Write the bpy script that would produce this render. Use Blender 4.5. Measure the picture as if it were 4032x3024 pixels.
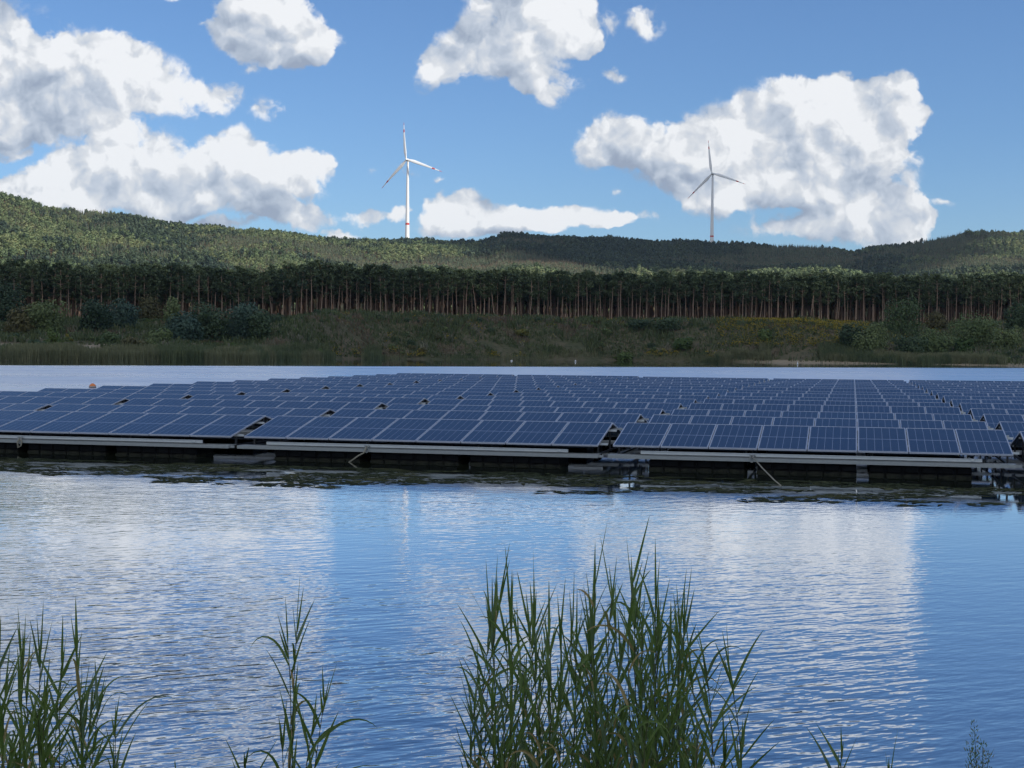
import bpy, math, random
import numpy as np
from mathutils import Vector, Matrix, Euler, Quaternion

for o in list(bpy.data.objects): bpy.data.objects.remove(o)
scene = bpy.context.scene
COL = scene.collection
random.seed(7); RNG = np.random.default_rng(7)
R = math.radians

# ------------------------------------------------------------------ camera, sky, sun, exposure
CAM_H = 2.5816
PITCH, ROLL = 0.0228, 0.0094
FOC = 5722.37                      # focal length in pixels of a 4032 wide frame
AR_YAW, AR_X, AR_Y = 0.2301, 5.1615, -31.9246   # the floating array against the camera heading

cam_d = bpy.data.cameras.new("camera"); cam = bpy.data.objects.new("camera", cam_d); COL.objects.link(cam)
cam_d.sensor_width = 36.0; cam_d.lens = FOC / 4032 * 36.0
cam_d.clip_start = 0.1; cam_d.clip_end = 30000
cp, sp, cr, sr = math.cos(PITCH), math.sin(PITCH), math.cos(ROLL), math.sin(ROLL)
R0, U0, F0 = Vector((1, 0, 0)), Vector((0, sp, cp)), Vector((0, cp, -sp))
XI, UI = cr * R0 + sr * U0, -sr * R0 + cr * U0
m = Matrix((XI, UI, -F0)).transposed().to_4x4(); m.translation = (0, 0, CAM_H)
cam.matrix_world = m
scene.camera = cam

SUN_AZ, SUN_EL = R(122), R(38)
SUNV = Vector((math.cos(SUN_EL) * math.sin(SUN_AZ), math.cos(SUN_EL) * math.cos(SUN_AZ), math.sin(SUN_EL)))
sl = bpy.data.lights.new("sun", 'SUN'); sl.energy = 4.2; sl.angle = R(0.5); sl.color = (1.0, 0.93, 0.82)
so = bpy.data.objects.new("sun", sl); COL.objects.link(so); so.rotation_euler = SUNV.to_track_quat('Z', 'Y').to_euler()
so.location = (60, -60, 80)

scene.view_settings.view_transform = 'Standard'; scene.view_settings.look = 'None'
scene.view_settings.exposure = 0.42; scene.view_settings.gamma = 1.0
scene.render.engine = 'CYCLES'
scene.cycles.use_denoising = True
scene.cycles.max_bounces = 6; scene.cycles.diffuse_bounces = 2; scene.cycles.glossy_bounces = 4
scene.cycles.transparent_max_bounces = 6; scene.cycles.caustics_reflective = False; scene.cycles.caustics_refractive = False

SKY_STRENGTH = 0.073
# cloud puffs: centre, radii (in units of 1/3139 of the tangent) and weight, in the direction the lake is looked along
PUFFS = [
 # great bank upper left
 (40,150,230,170,1),(-60,110,160,130,1),(180,190,190,140,1),(235,130,100,80,.9),(50,262,170,78,1),(285,185,80,60,.8),(-60,250,150,90,1),
 (400,190,130,70,.62),(470,200,70,40,.4),(130,110,60,50,.6),
 # bank above the left ridge
 (262,338,120,80,1),(380,365,190,105,1),(500,325,100,75,1),(575,385,160,95,1),(650,375,80,60,.9),(420,430,300,60,1),(175,385,110,74,1),(130,425,190,60,1),(690,350,40,25,.5),
 (640,480,100,38,.9),(480,487,80,20,.8),(730,510,50,14,.7),(58,385,48,42,.9),(5,395,36,30,.9),(40,330,40,20,.5),
 # single cloud near the top
 (590,45,150,100,1),(520,30,80,70,.8),(665,80,90,60,.8),(440,82,80,26,.5),(610,110,90,45,.7),(570,-20,110,90,1),(500,100,60,30,.5),
 (375,8,30,22,.5),(580,218,58,34,.48),(530,140,30,20,.3),
 # cloud at the top centre
 (1110,40,150,130,1),(1015,100,110,85,.9),(1190,55,110,100,1),(955,155,75,55,.8),(1135,155,130,65,.9),(1150,200,70,34,.7),(1235,85,50,34,.6),(935,125,50,46,.5),(1110,-60,180,90,1),
 (1400,38,62,42,.6),(1315,160,45,28,.55),(1310,60,32,40,.4),
 # great cloud on the right
 (1340,300,130,66,.9),(1455,330,170,105,1),(1560,290,150,85,1),(1660,265,130,100,1),(1790,250,150,80,1),(1705,205,80,44,.8),(1800,190,56,44,.9),(1895,245,95,80,1),(1925,192,44,36,.8),(1800,330,220,120,1),
 (1650,385,240,80,1),(1880,315,85,75,.9),(1780,425,250,60,1),(1560,425,180,48,.7),(1915,465,95,62,1),(1800,485,140,60,.9),(1965,470,50,46,.8),(1925,520,90,40,.8),(1962,240,48,40,.7),(1260,335,60,34,.55),(1700,495,140,34,.55),
 # low bank in the middle
 (960,462,90,54,1),(1000,440,66,34,.85),(1080,474,170,48,1),(1200,472,150,40,.95),(1330,476,110,24,.7),(1000,505,150,40,.85),(1030,510,60,22,.7),
 (780,482,48,17,.55),(845,476,34,24,.7),(856,374,44,26,.36),(925,388,24,12,.30),(790,378,24,14,.3),(2030,440,40,14,.3),(1310,425,18,18,.25),
 # above the frame
 (-100,-220,420,230,1),(500,-330,300,140,.9),
 (2700,150,300,130,.9),(-700,250,420,160,1),(-900,-200,300,160,.9),
]

class NT:
    """little node-graph writer"""
    def __init__(s, nt): s.nt = nt; s.k = 0
    def n(s, t, **kw):
        nd = s.nt.nodes.new(t); s.k += 1; nd.location = ((s.k % 40) * 180, -(s.k // 40) * 300)
        ins = kw.pop('ins', {})
        for a, b in kw.items(): setattr(nd, a, b)
        for a, b in ins.items(): s.set(nd.inputs[a], b)
        return nd
    def set(s, sock, v):
        if isinstance(v, bpy.types.NodeSocket): s.nt.links.new(v, sock)
        else: sock.default_value = v
    def m(s, op, a, b=None, c=None, clamp=False):
        nd = s.n('ShaderNodeMath', operation=op, use_clamp=clamp); s.set(nd.inputs[0], a)
        if b is not None: s.set(nd.inputs[1], b)
        if c is not None: s.set(nd.inputs[2], c)
        return nd.outputs[0]
    def v(s, op, a, b=None, c=None):
        nd = s.n('ShaderNodeVectorMath', operation=op); s.set(nd.inputs[0], a)
        if b is not None: s.set(nd.inputs[1], b)
        if c is not None: s.set(nd.inputs[2], c)
        return nd.outputs['Value' if op in ('DOT_PRODUCT', 'LENGTH') else 'Vector']
    def mr(s, v, a, b, c=0.0, d=1.0, t='SMOOTHSTEP'):
        nd = s.n('ShaderNodeMapRange', interpolation_type=t)
        for i, x in enumerate((v, a, b, c, d)): s.set(nd.inputs[i], x)
        return nd.outputs[0]
    def noise(s, vec, scale, detail=3, rough=.5, lac=2.0, out='Fac', dim='3D'):
        nd = s.n('ShaderNodeTexNoise', noise_dimensions=dim)
        s.set(nd.inputs['Vector'], vec); s.set(nd.inputs['Scale'], scale); s.set(nd.inputs['Detail'], detail); s.set(nd.inputs['Roughness'], rough)
        nd.inputs['Lacunarity'].default_value = lac
        return nd.outputs[out]
    def mix(s, f, a, b, typ='MIX'):
        nd = s.n('ShaderNodeMix', data_type='RGBA', blend_type=typ); s.set(nd.inputs['Factor'], f); s.set(nd.inputs['A'], a); s.set(nd.inputs['B'], b)
        return nd.outputs['Result']

def hor(x): return 757.9 + .0094 * (x - 1106)

def build_world():
    w = bpy.data.worlds.new("World"); scene.world = w; w.use_nodes = True
    nt = w.node_tree; nt.nodes.clear(); g = NT(nt)
    # a group holding the puff field
    gr = bpy.data.node_groups.new("cloud_field", 'ShaderNodeTree')
    gr.interface.new_socket("Vector", in_out='INPUT', socket_type='NodeSocketVector')
    gr.interface.new_socket("Field", in_out='OUTPUT', socket_type='NodeSocketFloat')
    q = NT(gr); gi = q.n('NodeGroupInput'); go = q.n('NodeGroupOutput'); acc = None
    for (x, y, rx, ry, wt) in PUFFS:
        mp = q.n('ShaderNodeMapping', vector_type='TEXTURE')
        mp.inputs['Location'].default_value = ((x - 1106) / 3139, (hor(x) - y) / 3139, 0)
        mp.inputs['Scale'].default_value = (rx * 1.02 / 3139, ry * 1.0 / 3139, 1)
        q.set(mp.inputs[0], gi.outputs[0])
        sgr = q.n('ShaderNodeTexGradient', gradient_type='SPHERICAL'); q.set(sgr.inputs[0], mp.outputs[0])
        acc = q.m('MULTIPLY_ADD', sgr.outputs['Fac'], float(wt), acc if acc is not None else 0.0)
    q.set(go.inputs[0], acc)

    tc = g.n('ShaderNodeTexCoord'); d = tc.outputs['Generated']
    sep = g.n('ShaderNodeSeparateXYZ', ins={0: d})
    yy = g.m('MAXIMUM', sep.outputs[1], 0.02)
    u = g.m('DIVIDE', sep.outputs[0], yy); wv = g.m('DIVIDE', sep.outputs[2], yy)
    P = g.n('ShaderNodeCombineXYZ', ins={0: u, 1: wv, 2: 0.0}).outputs[0]
    front = g.mr(sep.outputs[1], 0.25, 0.5)
    # ragged edges: warp the direction by noise
    wn = g.noise(P, 14.0, 5, .6, out='Color'); wn2 = g.v('SUBTRACT', wn, (.5, .5, .5))
    Pw = g.v('MULTIPLY_ADD', wn2, (.062, .048, 0), P)
    def field(vec):
        nd = g.n('ShaderNodeGroup'); nd.node_tree = gr; g.set(nd.inputs[0], vec); return nd.outputs[0]
    sh = (0.010, 0.019, 0)
    F1 = field(Pw); F2 = field(g.v('ADD', Pw, sh))
    def billow(vec, detail):
        nd = g.n('ShaderNodeTexVoronoi', feature='F1', voronoi_dimensions='2D', normalize=True)
        g.set(nd.inputs['Vector'], vec); nd.inputs['Scale'].default_value = 27.0; nd.inputs['Detail'].default_value = detail; nd.inputs['Roughness'].default_value = .52; nd.inputs['Lacunarity'].default_value = 2.1
        return g.m('SUBTRACT', 1.0, nd.outputs['Distance'])
    Pb = g.v('MULTIPLY_ADD', g.v('SUBTRACT', g.noise(P, 34.0, 4, .55, out='Color'), (.5, .5, .5)), (.030, .030, 0), P)
    B1 = billow(Pb, 3.0); B2 = billow(g.v('ADD', Pb, (.0060, .0080, 0)), 3.0)
    ns = g.noise(Pw, 24.0, 9, .60); nl = g.noise(Pw, 15.0, 3, .5); nl2 = g.noise(g.v('ADD', Pw, (.009, .014, 0)), 15.0, 3, .5)
    nb = g.noise(Pw, 11.0, 4, .5)
    D = g.m('ADD', g.m('MULTIPLY', g.m('MINIMUM', F1, 1.15), .80), g.m('ADD', g.m('MULTIPLY', g.m('SUBTRACT', ns, .5), 1.75), g.m('MULTIPLY', g.m('SUBTRACT', B1, .62), .85)))
    # unseen clouds behind the camera and overhead, cover widened for neutral fill light
    nbk = g.noise(d, 2.3, 6, .55); Dk = g.mr(nbk, .42, .56)
    alpha = g.m('MULTIPLY', g.m('MULTIPLY', g.mr(D, .14, .44), g.mr(F1, .0, .26)), front)
    alpha = g.m('MAXIMUM', alpha, g.m('MULTIPLY', Dk, g.m('SUBTRACT', 1.0, front)))
    alpha = g.m('MULTIPLY', alpha, g.mr(sep.outputs[2], -.01, .01))
    # light on the clouds: towards the sun the field falls away -> lit; underneath more cloud lies above -> grey
    e1 = g.m('MULTIPLY', g.m('SUBTRACT', g.m('MINIMUM', F1, 1.9), g.m('MINIMUM', F2, 1.9)), .45)
    e2 = g.m('MULTIPLY', g.m('SUBTRACT', nl, nl2), 2.5)
    e3 = g.m('MULTIPLY', g.m('SUBTRACT', B1, B2), 2.1)
    L = g.m('ADD', g.m('ADD', g.m('ADD', e1, e2), e3), .70)
    L = g.m('ADD', L, g.m('MULTIPLY', g.m('SUBTRACT', nb, .5), 1.25))
    L = g.m('ADD', L, g.m('MULTIPLY', g.m('SUBTRACT', 1.0, front), .35))  # clouds out of view brightened to strengthen the fill
    ramp = g.n('ShaderNodeValToRGB'); g.set(ramp.inputs[0], L)
    cr_ = ramp.color_ramp; cr_.elements[0].position = 0.0; cr_.elements[0].color = (.25, .295, .38, 1)
    cr_.elements[1].position = 1.0; cr_.elements[1].color = (.70, .71, .725, 1)
    for p_, c_ in ((.28, (.325, .375, .455, 1)), (.55, (.43, .475, .545, 1)), (.80, (.56, .58, .61, 1))):
        e = cr_.elements.new(p_); e.color = c_
    sky = g.n('ShaderNodeTexSky', sky_type='NISHITA'); sky.sun_disc = False; sky.sun_elevation = SUN_EL; sky.sun_rotation = SUN_AZ
    sky.altitude = 200; sky.air_density = 1.0; sky.dust_density = 0.4; sky.ozone_density = 1.5
    skyc = g.v('MULTIPLY', sky.outputs[0], (SKY_STRENGTH * .68, SKY_STRENGTH * .93, SKY_STRENGTH * 1.26))
    colr = g.mix(g.m('MULTIPLY', alpha, .97), skyc, ramp.outputs[0])
    bg = g.n('ShaderNodeBackground', ins={0: colr, 1: 1.0})
    out = g.n('ShaderNodeOutputWorld', ins={0: bg.outputs[0]})
    try: w.cycles.sampling_method = 'MANUAL'; w.cycles.sample_map_resolution = 512
    except Exception: pass
build_world()

# ------------------------------------------------------------------ helpers
def px_dir(x, y):
    """direction of a pixel of the 2212 wide view (forward component 1)"""
    s = 4032 / 2212
    X, Y = x * s - 2016, y * s - 1512
    a = X * cr + Y * sr; b = -X * sr + Y * cr
    v = F0 + R0 * (a / FOC) - U0 * (b / FOC)
    return v / v.y
def px_at(x, y, dist):
    v = px_dir(x, y); return Vector((v.x * dist, dist, CAM_H + v.z * dist))
def ar(u, v, z=0.0):
    c, s = math.cos(AR_YAW), math.sin(AR_YAW); a, b = u - AR_X, v - AR_Y
    return Vector((a * c + b * s, -a * s + b * c, z))
def px_on_array(x, y, v0):
    """where a pixel's ray meets the vertical plane v = v0 of the array"""
    d = px_dir(x, y); c, s = math.cos(AR_YAW), math.sin(AR_YAW)
    # v = x*s + y*c + AR_Y ; u = x*c - y*s + AR_X
    t = (v0 - AR_Y) / (d.x * s + d.y * c)
    return (d.x * t * c - d.y * t * s + AR_X, CAM_H + d.z * t)

def npmesh(name, V, F, mats=(), mi=None, smooth=False):
    me = bpy.data.meshes.new(name); V = np.asarray(V, dtype=np.float32); F = np.asarray(F, dtype=np.int32)
    k = F.shape[1]
    me.vertices.add(len(V)); me.vertices.foreach_set('co', V.ravel())
    me.loops.add(F.size); me.loops.foreach_set('vertex_index', F.ravel())
    me.polygons.add(len(F)); me.polygons.foreach_set('loop_start', np.arange(len(F), dtype=np.int32) * k)
    me.polygons.foreach_set('loop_total', np.full(len(F), k, dtype=np.int32))
    if mi is not None: me.polygons.foreach_set('material_index', np.asarray(mi, dtype=np.int32))
    if smooth: me.polygons.foreach_set('use_smooth', np.ones(len(F), dtype=bool))
    for m_ in mats: me.materials.append(m_)
    me.update(calc_edges=True); return me

class MB:
    """collects shapes for one mesh"""
    def __init__(s): s.V = []; s.F = []; s.M = []
    def add(s, V, F, m_=0):
        b = len(s.V); s.V += [tuple(v) for v in V]; s.F += [tuple(i + b for i in f) for f in F]; s.M += [m_] * len(F)
    def box(s, x0, x1, y0, y1, z0, z1, m_=0, M=None):
        V = [Vector(p) for p in ((x0,y0,z0),(x1,y0,z0),(x1,y1,z0),(x0,y1,z0),(x0,y0,z1),(x1,y0,z1),(x1,y1,z1),(x0,y1,z1))]
        if M is not None: V = [M @ v for v in V]
        s.add(V, ((0,3,2,1),(4,5,6,7),(0,1,5,4),(1,2,6,5),(2,3,7,6),(3,0,4,7)), m_)
    def bevbox(s, x0, x1, y0, y1, z0, z1, b, m_=0):
        V = []; F = []
        for (z, i) in ((z0, b), (z0 + b, 0), (z1 - b, 0), (z1, b)):
            for (cx, cy, a) in ((x0, y0, 0), (x1, y0, 1), (x1, y1, 2), (x0, y1, 3)):
                sx = 1 if cx == x0 else -1; sy = 1 if cy == y0 else -1
                pts = [(cx + sx * (i), cy + sy * (b + i)), (cx + sx * (b + i), cy + sy * i)]
                if a in (1, 3): pts.reverse()
                for p in pts: V.append((p[0], p[1], z))
        for r in range(3):
            for k in range(8):
                a = r * 8 + k; c = r * 8 + (k + 1) % 8; F.append((a, c, c + 8, a + 8))
        F.append(tuple(range(7, -1, -1))); F.append(tuple(range(24, 32)))
        s.add(V, F, m_)
    def tube(s, pts, rad, n=6, m_=0, caps=True):
        pts = [Vector(p) for p in pts]; rad = rad if hasattr(rad, '__len__') else [rad] * len(pts)
        V = []; F = []; t0 = None; up = Vector((0, 0, 1))
        for i, p in enumerate(pts):
            t = (pts[min(i + 1, len(pts) - 1)] - pts[max(i - 1, 0)]).normalized()
            if i == 0:
                a = t.cross(Vector((1, 0, 0)) if abs(t.x) < .8 else Vector((0, 1, 0))).normalized()
            else: a = (a - t * a.dot(t)).normalized()
            b = t.cross(a)
            for k in range(n):
                w_ = 2 * math.pi * k / n; V.append(p + (a * math.cos(w_) + b * math.sin(w_)) * rad[i])
        for i in range(len(pts) - 1):
            for k in range(n): F.append((i * n + k, i * n + (k + 1) % n, (i + 1) * n + (k + 1) % n, (i + 1) * n + k))
        if caps: F.append(tuple(range(n - 1, -1, -1))); F.append(tuple(range((len(pts) - 1) * n, len(pts) * n)))
        s.add(V, F, m_)
    def mesh(s, name, mats, smooth=False):
        me = bpy.data.meshes.new(name); me.from_pydata(s.V, [], s.F)
        for m_ in mats: me.materials.append(m_)
        me.polygons.foreach_set('material_index', s.M)
        if smooth: me.polygons.foreach_set('use_smooth', [True] * len(s.F))
        me.update(); return me

def obj(name, me, parent=None, loc=(0, 0, 0), rotz=0.0, **props):
    o = bpy.data.objects.new(name, me); COL.objects.link(o); o.location = loc; o.rotation_euler = (0, 0, rotz)
    if parent is not None: o.parent = parent
    for k, v_ in props.items(): o[k] = v_
    return o
def thing(name, label, cat, loc=(0, 0, 0), rotz=0.0, group=None):
    o = bpy.data.objects.new(name, None); COL.objects.link(o); o.location = loc; o.rotation_euler = (0, 0, rotz)
    o.empty_display_size = .3; o['label'] = label; o['category'] = cat
    if group: o['group'] = group
    return o
def copy_tree(o, parent=None):
    c = o.copy(); COL.objects.link(c); c.parent = parent
    for ch in list(o.children): copy_tree(ch, c)
    return c

def mat(name, build):
    m_ = bpy.data.materials.new(name); m_.use_nodes = True; nt = m_.node_tree; nt.nodes.clear(); g = NT(nt)
    sh = build(g); g.n('ShaderNodeOutputMaterial', ins={0: sh}); return m_
def princ(g, col, rough=.6, **kw):
    nd = g.n('ShaderNodeBsdfPrincipled'); g.set(nd.inputs['Base Color'], col); g.set(nd.inputs['Roughness'], rough)
    for k, v_ in kw.items(): g.set(nd.inputs[k.replace('_', ' ')], v_)
    return nd.outputs[0]
def c4(c): return (c[0], c[1], c[2], 1.0)
def foliage_mat(name, cols, scale=.6, trans=.25, rough=.6, objscale=1.0, spec=.25):
    """leaf material: hue by plant and by clump, a little light let through"""
    def b(g):
        oi = g.n('ShaderNodeObjectInfo'); geo = g.n('ShaderNodeNewGeometry')
        r = g.n('ShaderNodeValToRGB'); els = r.color_ramp.elements
        for i, c in enumerate(cols):
            e = els[i] if i < 2 else els.new(0.5)
            e.color = c4(c)
        for i, e in enumerate(sorted(range(len(cols)), key=lambda k: k)): els[i].position = i / (len(cols) - 1)
        nz = g.noise(geo.outputs['Position'], scale, 3, .6)
        f = g.m('ADD', g.m('MULTIPLY', oi.outputs['Random'], objscale), g.m('MULTIPLY', g.m('SUBTRACT', nz, .5), 1.6), clamp=True)
        g.set(r.inputs[0], f)
        n2 = g.noise(geo.outputs['Position'], scale * 5, 2, .5)
        col = g.mix(1.0, r.outputs[0], g.mix(n2, (.55, .55, .55, 1), (1.4, 1.4, 1.4, 1)), 'MULTIPLY')
        p = princ(g, col, rough, Specular_IOR_Level=spec)
        t = g.n('ShaderNodeBsdfTranslucent'); g.set(t.inputs[0], col)
        mx = g.n('ShaderNodeMixShader', ins={0: trans}); g.nt.links.new(p, mx.inputs[1]); g.nt.links.new(t.outputs[0], mx.inputs[2])
        return mx.outputs[0]
    return mat(name, b)

M = {}
M['alu'] = mat('aluminium', lambda g: princ(g, g.mix(g.noise(g.n('ShaderNodeTexCoord').outputs['Object'], 9, 4, .6), (.50, .55, .58, 1), (.66, .70, .72, 1)), .45, Metallic=.15))
M['frame'] = mat('panel_frame', lambda g: princ(g, (.44, .48, .57, 1), .4, Metallic=.2))
M['steel'] = mat('galvanised_steel', lambda g: princ(g, g.mix(g.noise(g.n('ShaderNodeTexCoord').outputs['Object'], 14, 3, .6), (.24, .27, .28, 1), (.36, .39, .40, 1)), .5, Metallic=.2))
def _float(g):
    tc = g.n('ShaderNodeTexCoord'); geo = g.n('ShaderNodeNewGeometry'); z = g.n('ShaderNodeSeparateXYZ', ins={0: geo.outputs['Position']}).outputs[2]
    nz = g.noise(tc.outputs['Object'], 7, 4, .6)
    scum = g.m('MULTIPLY', g.mr(g.m('ADD', z, g.m('MULTIPLY', nz, -.05)), .05, -.01), g.mr(nz, .3, .6))
    return princ(g, g.mix(scum, g.mix(nz, (.003, .0035, .005, 1), (.006, .007, .009, 1)), (.028, .030, .022, 1)), .7, Specular_IOR_Level=.12)
M['float'] = mat('black_plastic', _float)
def _panel(g):
    # u across (6 cells, 1.04 m), v along (24 half cells, 2.10 m); object coordinates in metres
    tc = g.n('ShaderNodeTexCoord'); sp_ = g.n('ShaderNodeSeparateXYZ', ins={0: tc.outputs['Object']}); x, y = sp_.outputs[0], sp_.outputs[1]
    def line(c, period, off, half, soft):
        f = g.m('FRACT', g.m('DIVIDE', g.m('SUBTRACT', c, off), period)); dd = g.m('MULTIPLY', g.m('MINIMUM', f, g.m('SUBTRACT', 1.0, f)), period)
        return g.mr(dd, half + soft, half)
    lx = line(x, 0.1663, 0.0200, .0030, .0015)
    mid = g.mr(g.m('ABSOLUTE', g.m('SUBTRACT', y, 1.05)), .017, .013)
    edge = g.m('MAXIMUM', g.mr(x, .028, .024), g.m('MAXIMUM', g.mr(x, 1.012, 1.016), g.m('MAXIMUM', g.mr(y, .034, .030), g.mr(y, 2.066, 2.070))))
    oi = g.n('ShaderNodeObjectInfo')
    cell = g.n('ShaderNodeTexWhiteNoise', noise_dimensions='3D')
    cv = g.n('ShaderNodeCombineXYZ', ins={0: g.m('FLOOR', g.m('DIVIDE', x, .1663)), 1: g.m('FLOOR', g.m('DIVIDE', y, .0850)), 2: g.m('MULTIPLY', oi.outputs['Random'], 91.0)})
    g.set(cell.inputs[0], cv.outputs[0])
    base = g.mix(cell.outputs['Value'], (.008, .015, .042, 1), (.014, .021, .050, 1))
    base = g.mix(g.m('MULTIPLY', oi.outputs['Random'], .5), base, (.010, .020, .060, 1))
    dirt = g.noise(tc.outputs['Object'], 3.1, 5, .65)
    base = g.mix(g.mr(dirt, .45, .8, 0, .08), base, (.10, .10, .10, 1))
    col = g.mix(g.m('MAXIMUM', lx, mid), base, (.26, .29, .38, 1)); col = g.mix(edge, col, (.26, .29, .38, 1))
    return princ(g, col, g.mr(dirt, .3, .8, .06, .10), IOR=1.36, Coat_Weight=.0)
M['panel'] = mat('panel_glass', _panel)
M['back'] = mat('panel_backsheet', lambda g: princ(g, (.45, .46, .48, 1), .6))
M['dark_steel'] = mat('dark_steel', lambda g: princ(g, (.045, .047, .052, 1), .55))
M['rope'] = mat('rope', lambda g: princ(g, g.mix(g.noise(g.n('ShaderNodeTexCoord').outputs['Object'], 30, 3, .6), (.16, .15, .11, 1), (.34, .33, .28, 1)), .9))
M['white'] = mat('white_paint', lambda g: princ(g, (.78, .79, .80, 1), .4))
M['red'] = mat('red_paint', lambda g: princ(g, (.55, .06, .05, 1), .45))
M['orange'] = mat('orange_plastic', lambda g: princ(g, (.72, .22, .06, 1), .5))
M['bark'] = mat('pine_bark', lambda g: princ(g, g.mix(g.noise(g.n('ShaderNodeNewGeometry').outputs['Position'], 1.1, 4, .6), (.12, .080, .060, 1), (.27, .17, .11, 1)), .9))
M['twig'] = mat('twig', lambda g: princ(g, (.10, .08, .055, 1), .9))
M['pine'] = foliage_mat('pine_needles', [(.048, .076, .044), (.072, .104, .055), (.10, .132, .062)], .5, .15)
M['hill'] = foliage_mat('hill_leaves', [(.065, .100, .046), (.100, .145, .062), (.140, .185, .080), (.180, .200, .090)], .012, .2, objscale=.55)
M['hilldark'] = foliage_mat('hill_leaves_dark', [(.030, .052, .036), (.045, .070, .042), (.062, .090, .048)], .012, .12, objscale=.6)  # darker copy of the hill leaves, also paints shade on the middle ridge
M['spruce'] = foliage_mat('spruce_needles', [(.050, .080, .048), (.080, .112, .062), (.105, .135, .075)], .02, .1, objscale=.7)
BUSH = {
 'dark': foliage_mat('bush_dark', [(.032, .062, .036), (.050, .085, .046), (.075, .115, .056)], .8),
 'green': foliage_mat('bush_green', [(.075, .12, .050), (.115, .165, .065), (.16, .20, .08)], .8),
 'blue': foliage_mat('bush_blue', [(.034, .070, .056), (.052, .098, .074), (.078, .128, .088)], .8),
 'olive': foliage_mat('bush_olive', [(.070, .075, .035), (.10, .10, .045), (.13, .12, .050)], .8),
 'bright': foliage_mat('bush_bright', [(.055, .10, .030), (.085, .14, .040), (.12, .17, .050)], .8),
 'yellow': foliage_mat('bush_yellow', [(.12, .13, .035), (.17, .17, .04), (.24, .21, .04)], .8),
}

# ------------------------------------------------------------------ terrain
def vnoise(x, y, seed=0):
    """smooth value noise, numpy"""
    xi = np.floor(x).astype(np.int64); yi = np.floor(y).astype(np.int64); fx = x - xi; fy = y - yi
    fx = fx * fx * (3 - 2 * fx); fy = fy * fy * (3 - 2 * fy)
    def h(a, b):
        n = (a * 374761393 + b * 668265263 + seed * 1442695041) & 0xffffffff
        n = ((n ^ (n >> 13)) * 1274126177) & 0xffffffff
        return ((n ^ (n >> 16)) & 0xffff) / 65535.0
    return (h(xi, yi) * (1 - fx) + h(xi + 1, yi) * fx) * (1 - fy) + (h(xi, yi + 1) * (1 - fx) + h(xi + 1, yi + 1) * fx) * fy
def fbm(x, y, oct=4, seed=0):
    s = 0; a = .5; t = 0
    for k in range(oct): s = s + a * vnoise(x * 2 ** k + 17.3 * k, y * 2 ** k + 5.1 * k, seed + k); t += a; a *= .5
    return s / t
SH_U = [-.60, -.352, -.30, -.215, -.178, -.147, -.116, -.09, .0, .067, .108, .20, .312, .352, .60]
SH_Y = [215, 268, 280, 300, 312, 352, 385, 402, 425, 440, 432, 405, 378, 352, 300]
PN_U = [-.60, -.36, -.20, -.05, .10, .25, .36, .60]
PN_Y = [400, 420, 452, 492, 514, 542, 562, 562]
RID = [(0,412),(60,425),(100,440),(190,455),(240,452),(300,460),(400,485),(500,490),(600,497),(700,512),(800,516),(880,513),(960,516),(1020,521),(1052,519),(1085,503),(1180,507),(1300,513),(1400,517),(1500,520),(1600,524),(1700,527),(1800,532),(1845,540),(1900,528),(2000,516),(2080,501),(2140,495),(2212,498),(2400,490)]
RU = [(x - 1106) / 3139 for x, y in RID]; RE = [(hor(x) - y) / 3139 for x, y in RID]
RU = [-.8] + RU + [.8]; RE = [.13] + RE + [.085]
DR_U = [-.6, -.35, -.2, -.07, -.03, .0, .1, .25, .35, .6]; DR_Y = [1750, 1780, 1900, 2050, 2120, 2150, 2200, 2200, 2150, 2100]
PL = ([-400, -60, -6, 0, 3, 15, 35, 80, 150, 300, 3000], [-6, -3, -.6, 0, .6, 1.7, 2.7, 6.2, 10.8, 14, 30])
PC = ([-400, -60, -6, 0, 2, 8, 22, 34, 42, 100, 160, 3000], [-6, -3, -.6, 0, .8, 3.8, 9.8, 12.2, 12.7, 13.2, 15, 30])
PR = ([-400, -60, -6, 0, 3, 12, 40, 90, 130, 190, 300, 3000], [-6, -3, -.6, 0, .6, 1.4, 4.0, 8.6, 12.2, 15.2, 17, 30])
def sstep(a, b, x): t = np.clip((x - a) / (b - a), 0, 1); return t * t * (3 - 2 * t)
TREE_H = 7.5
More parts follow.
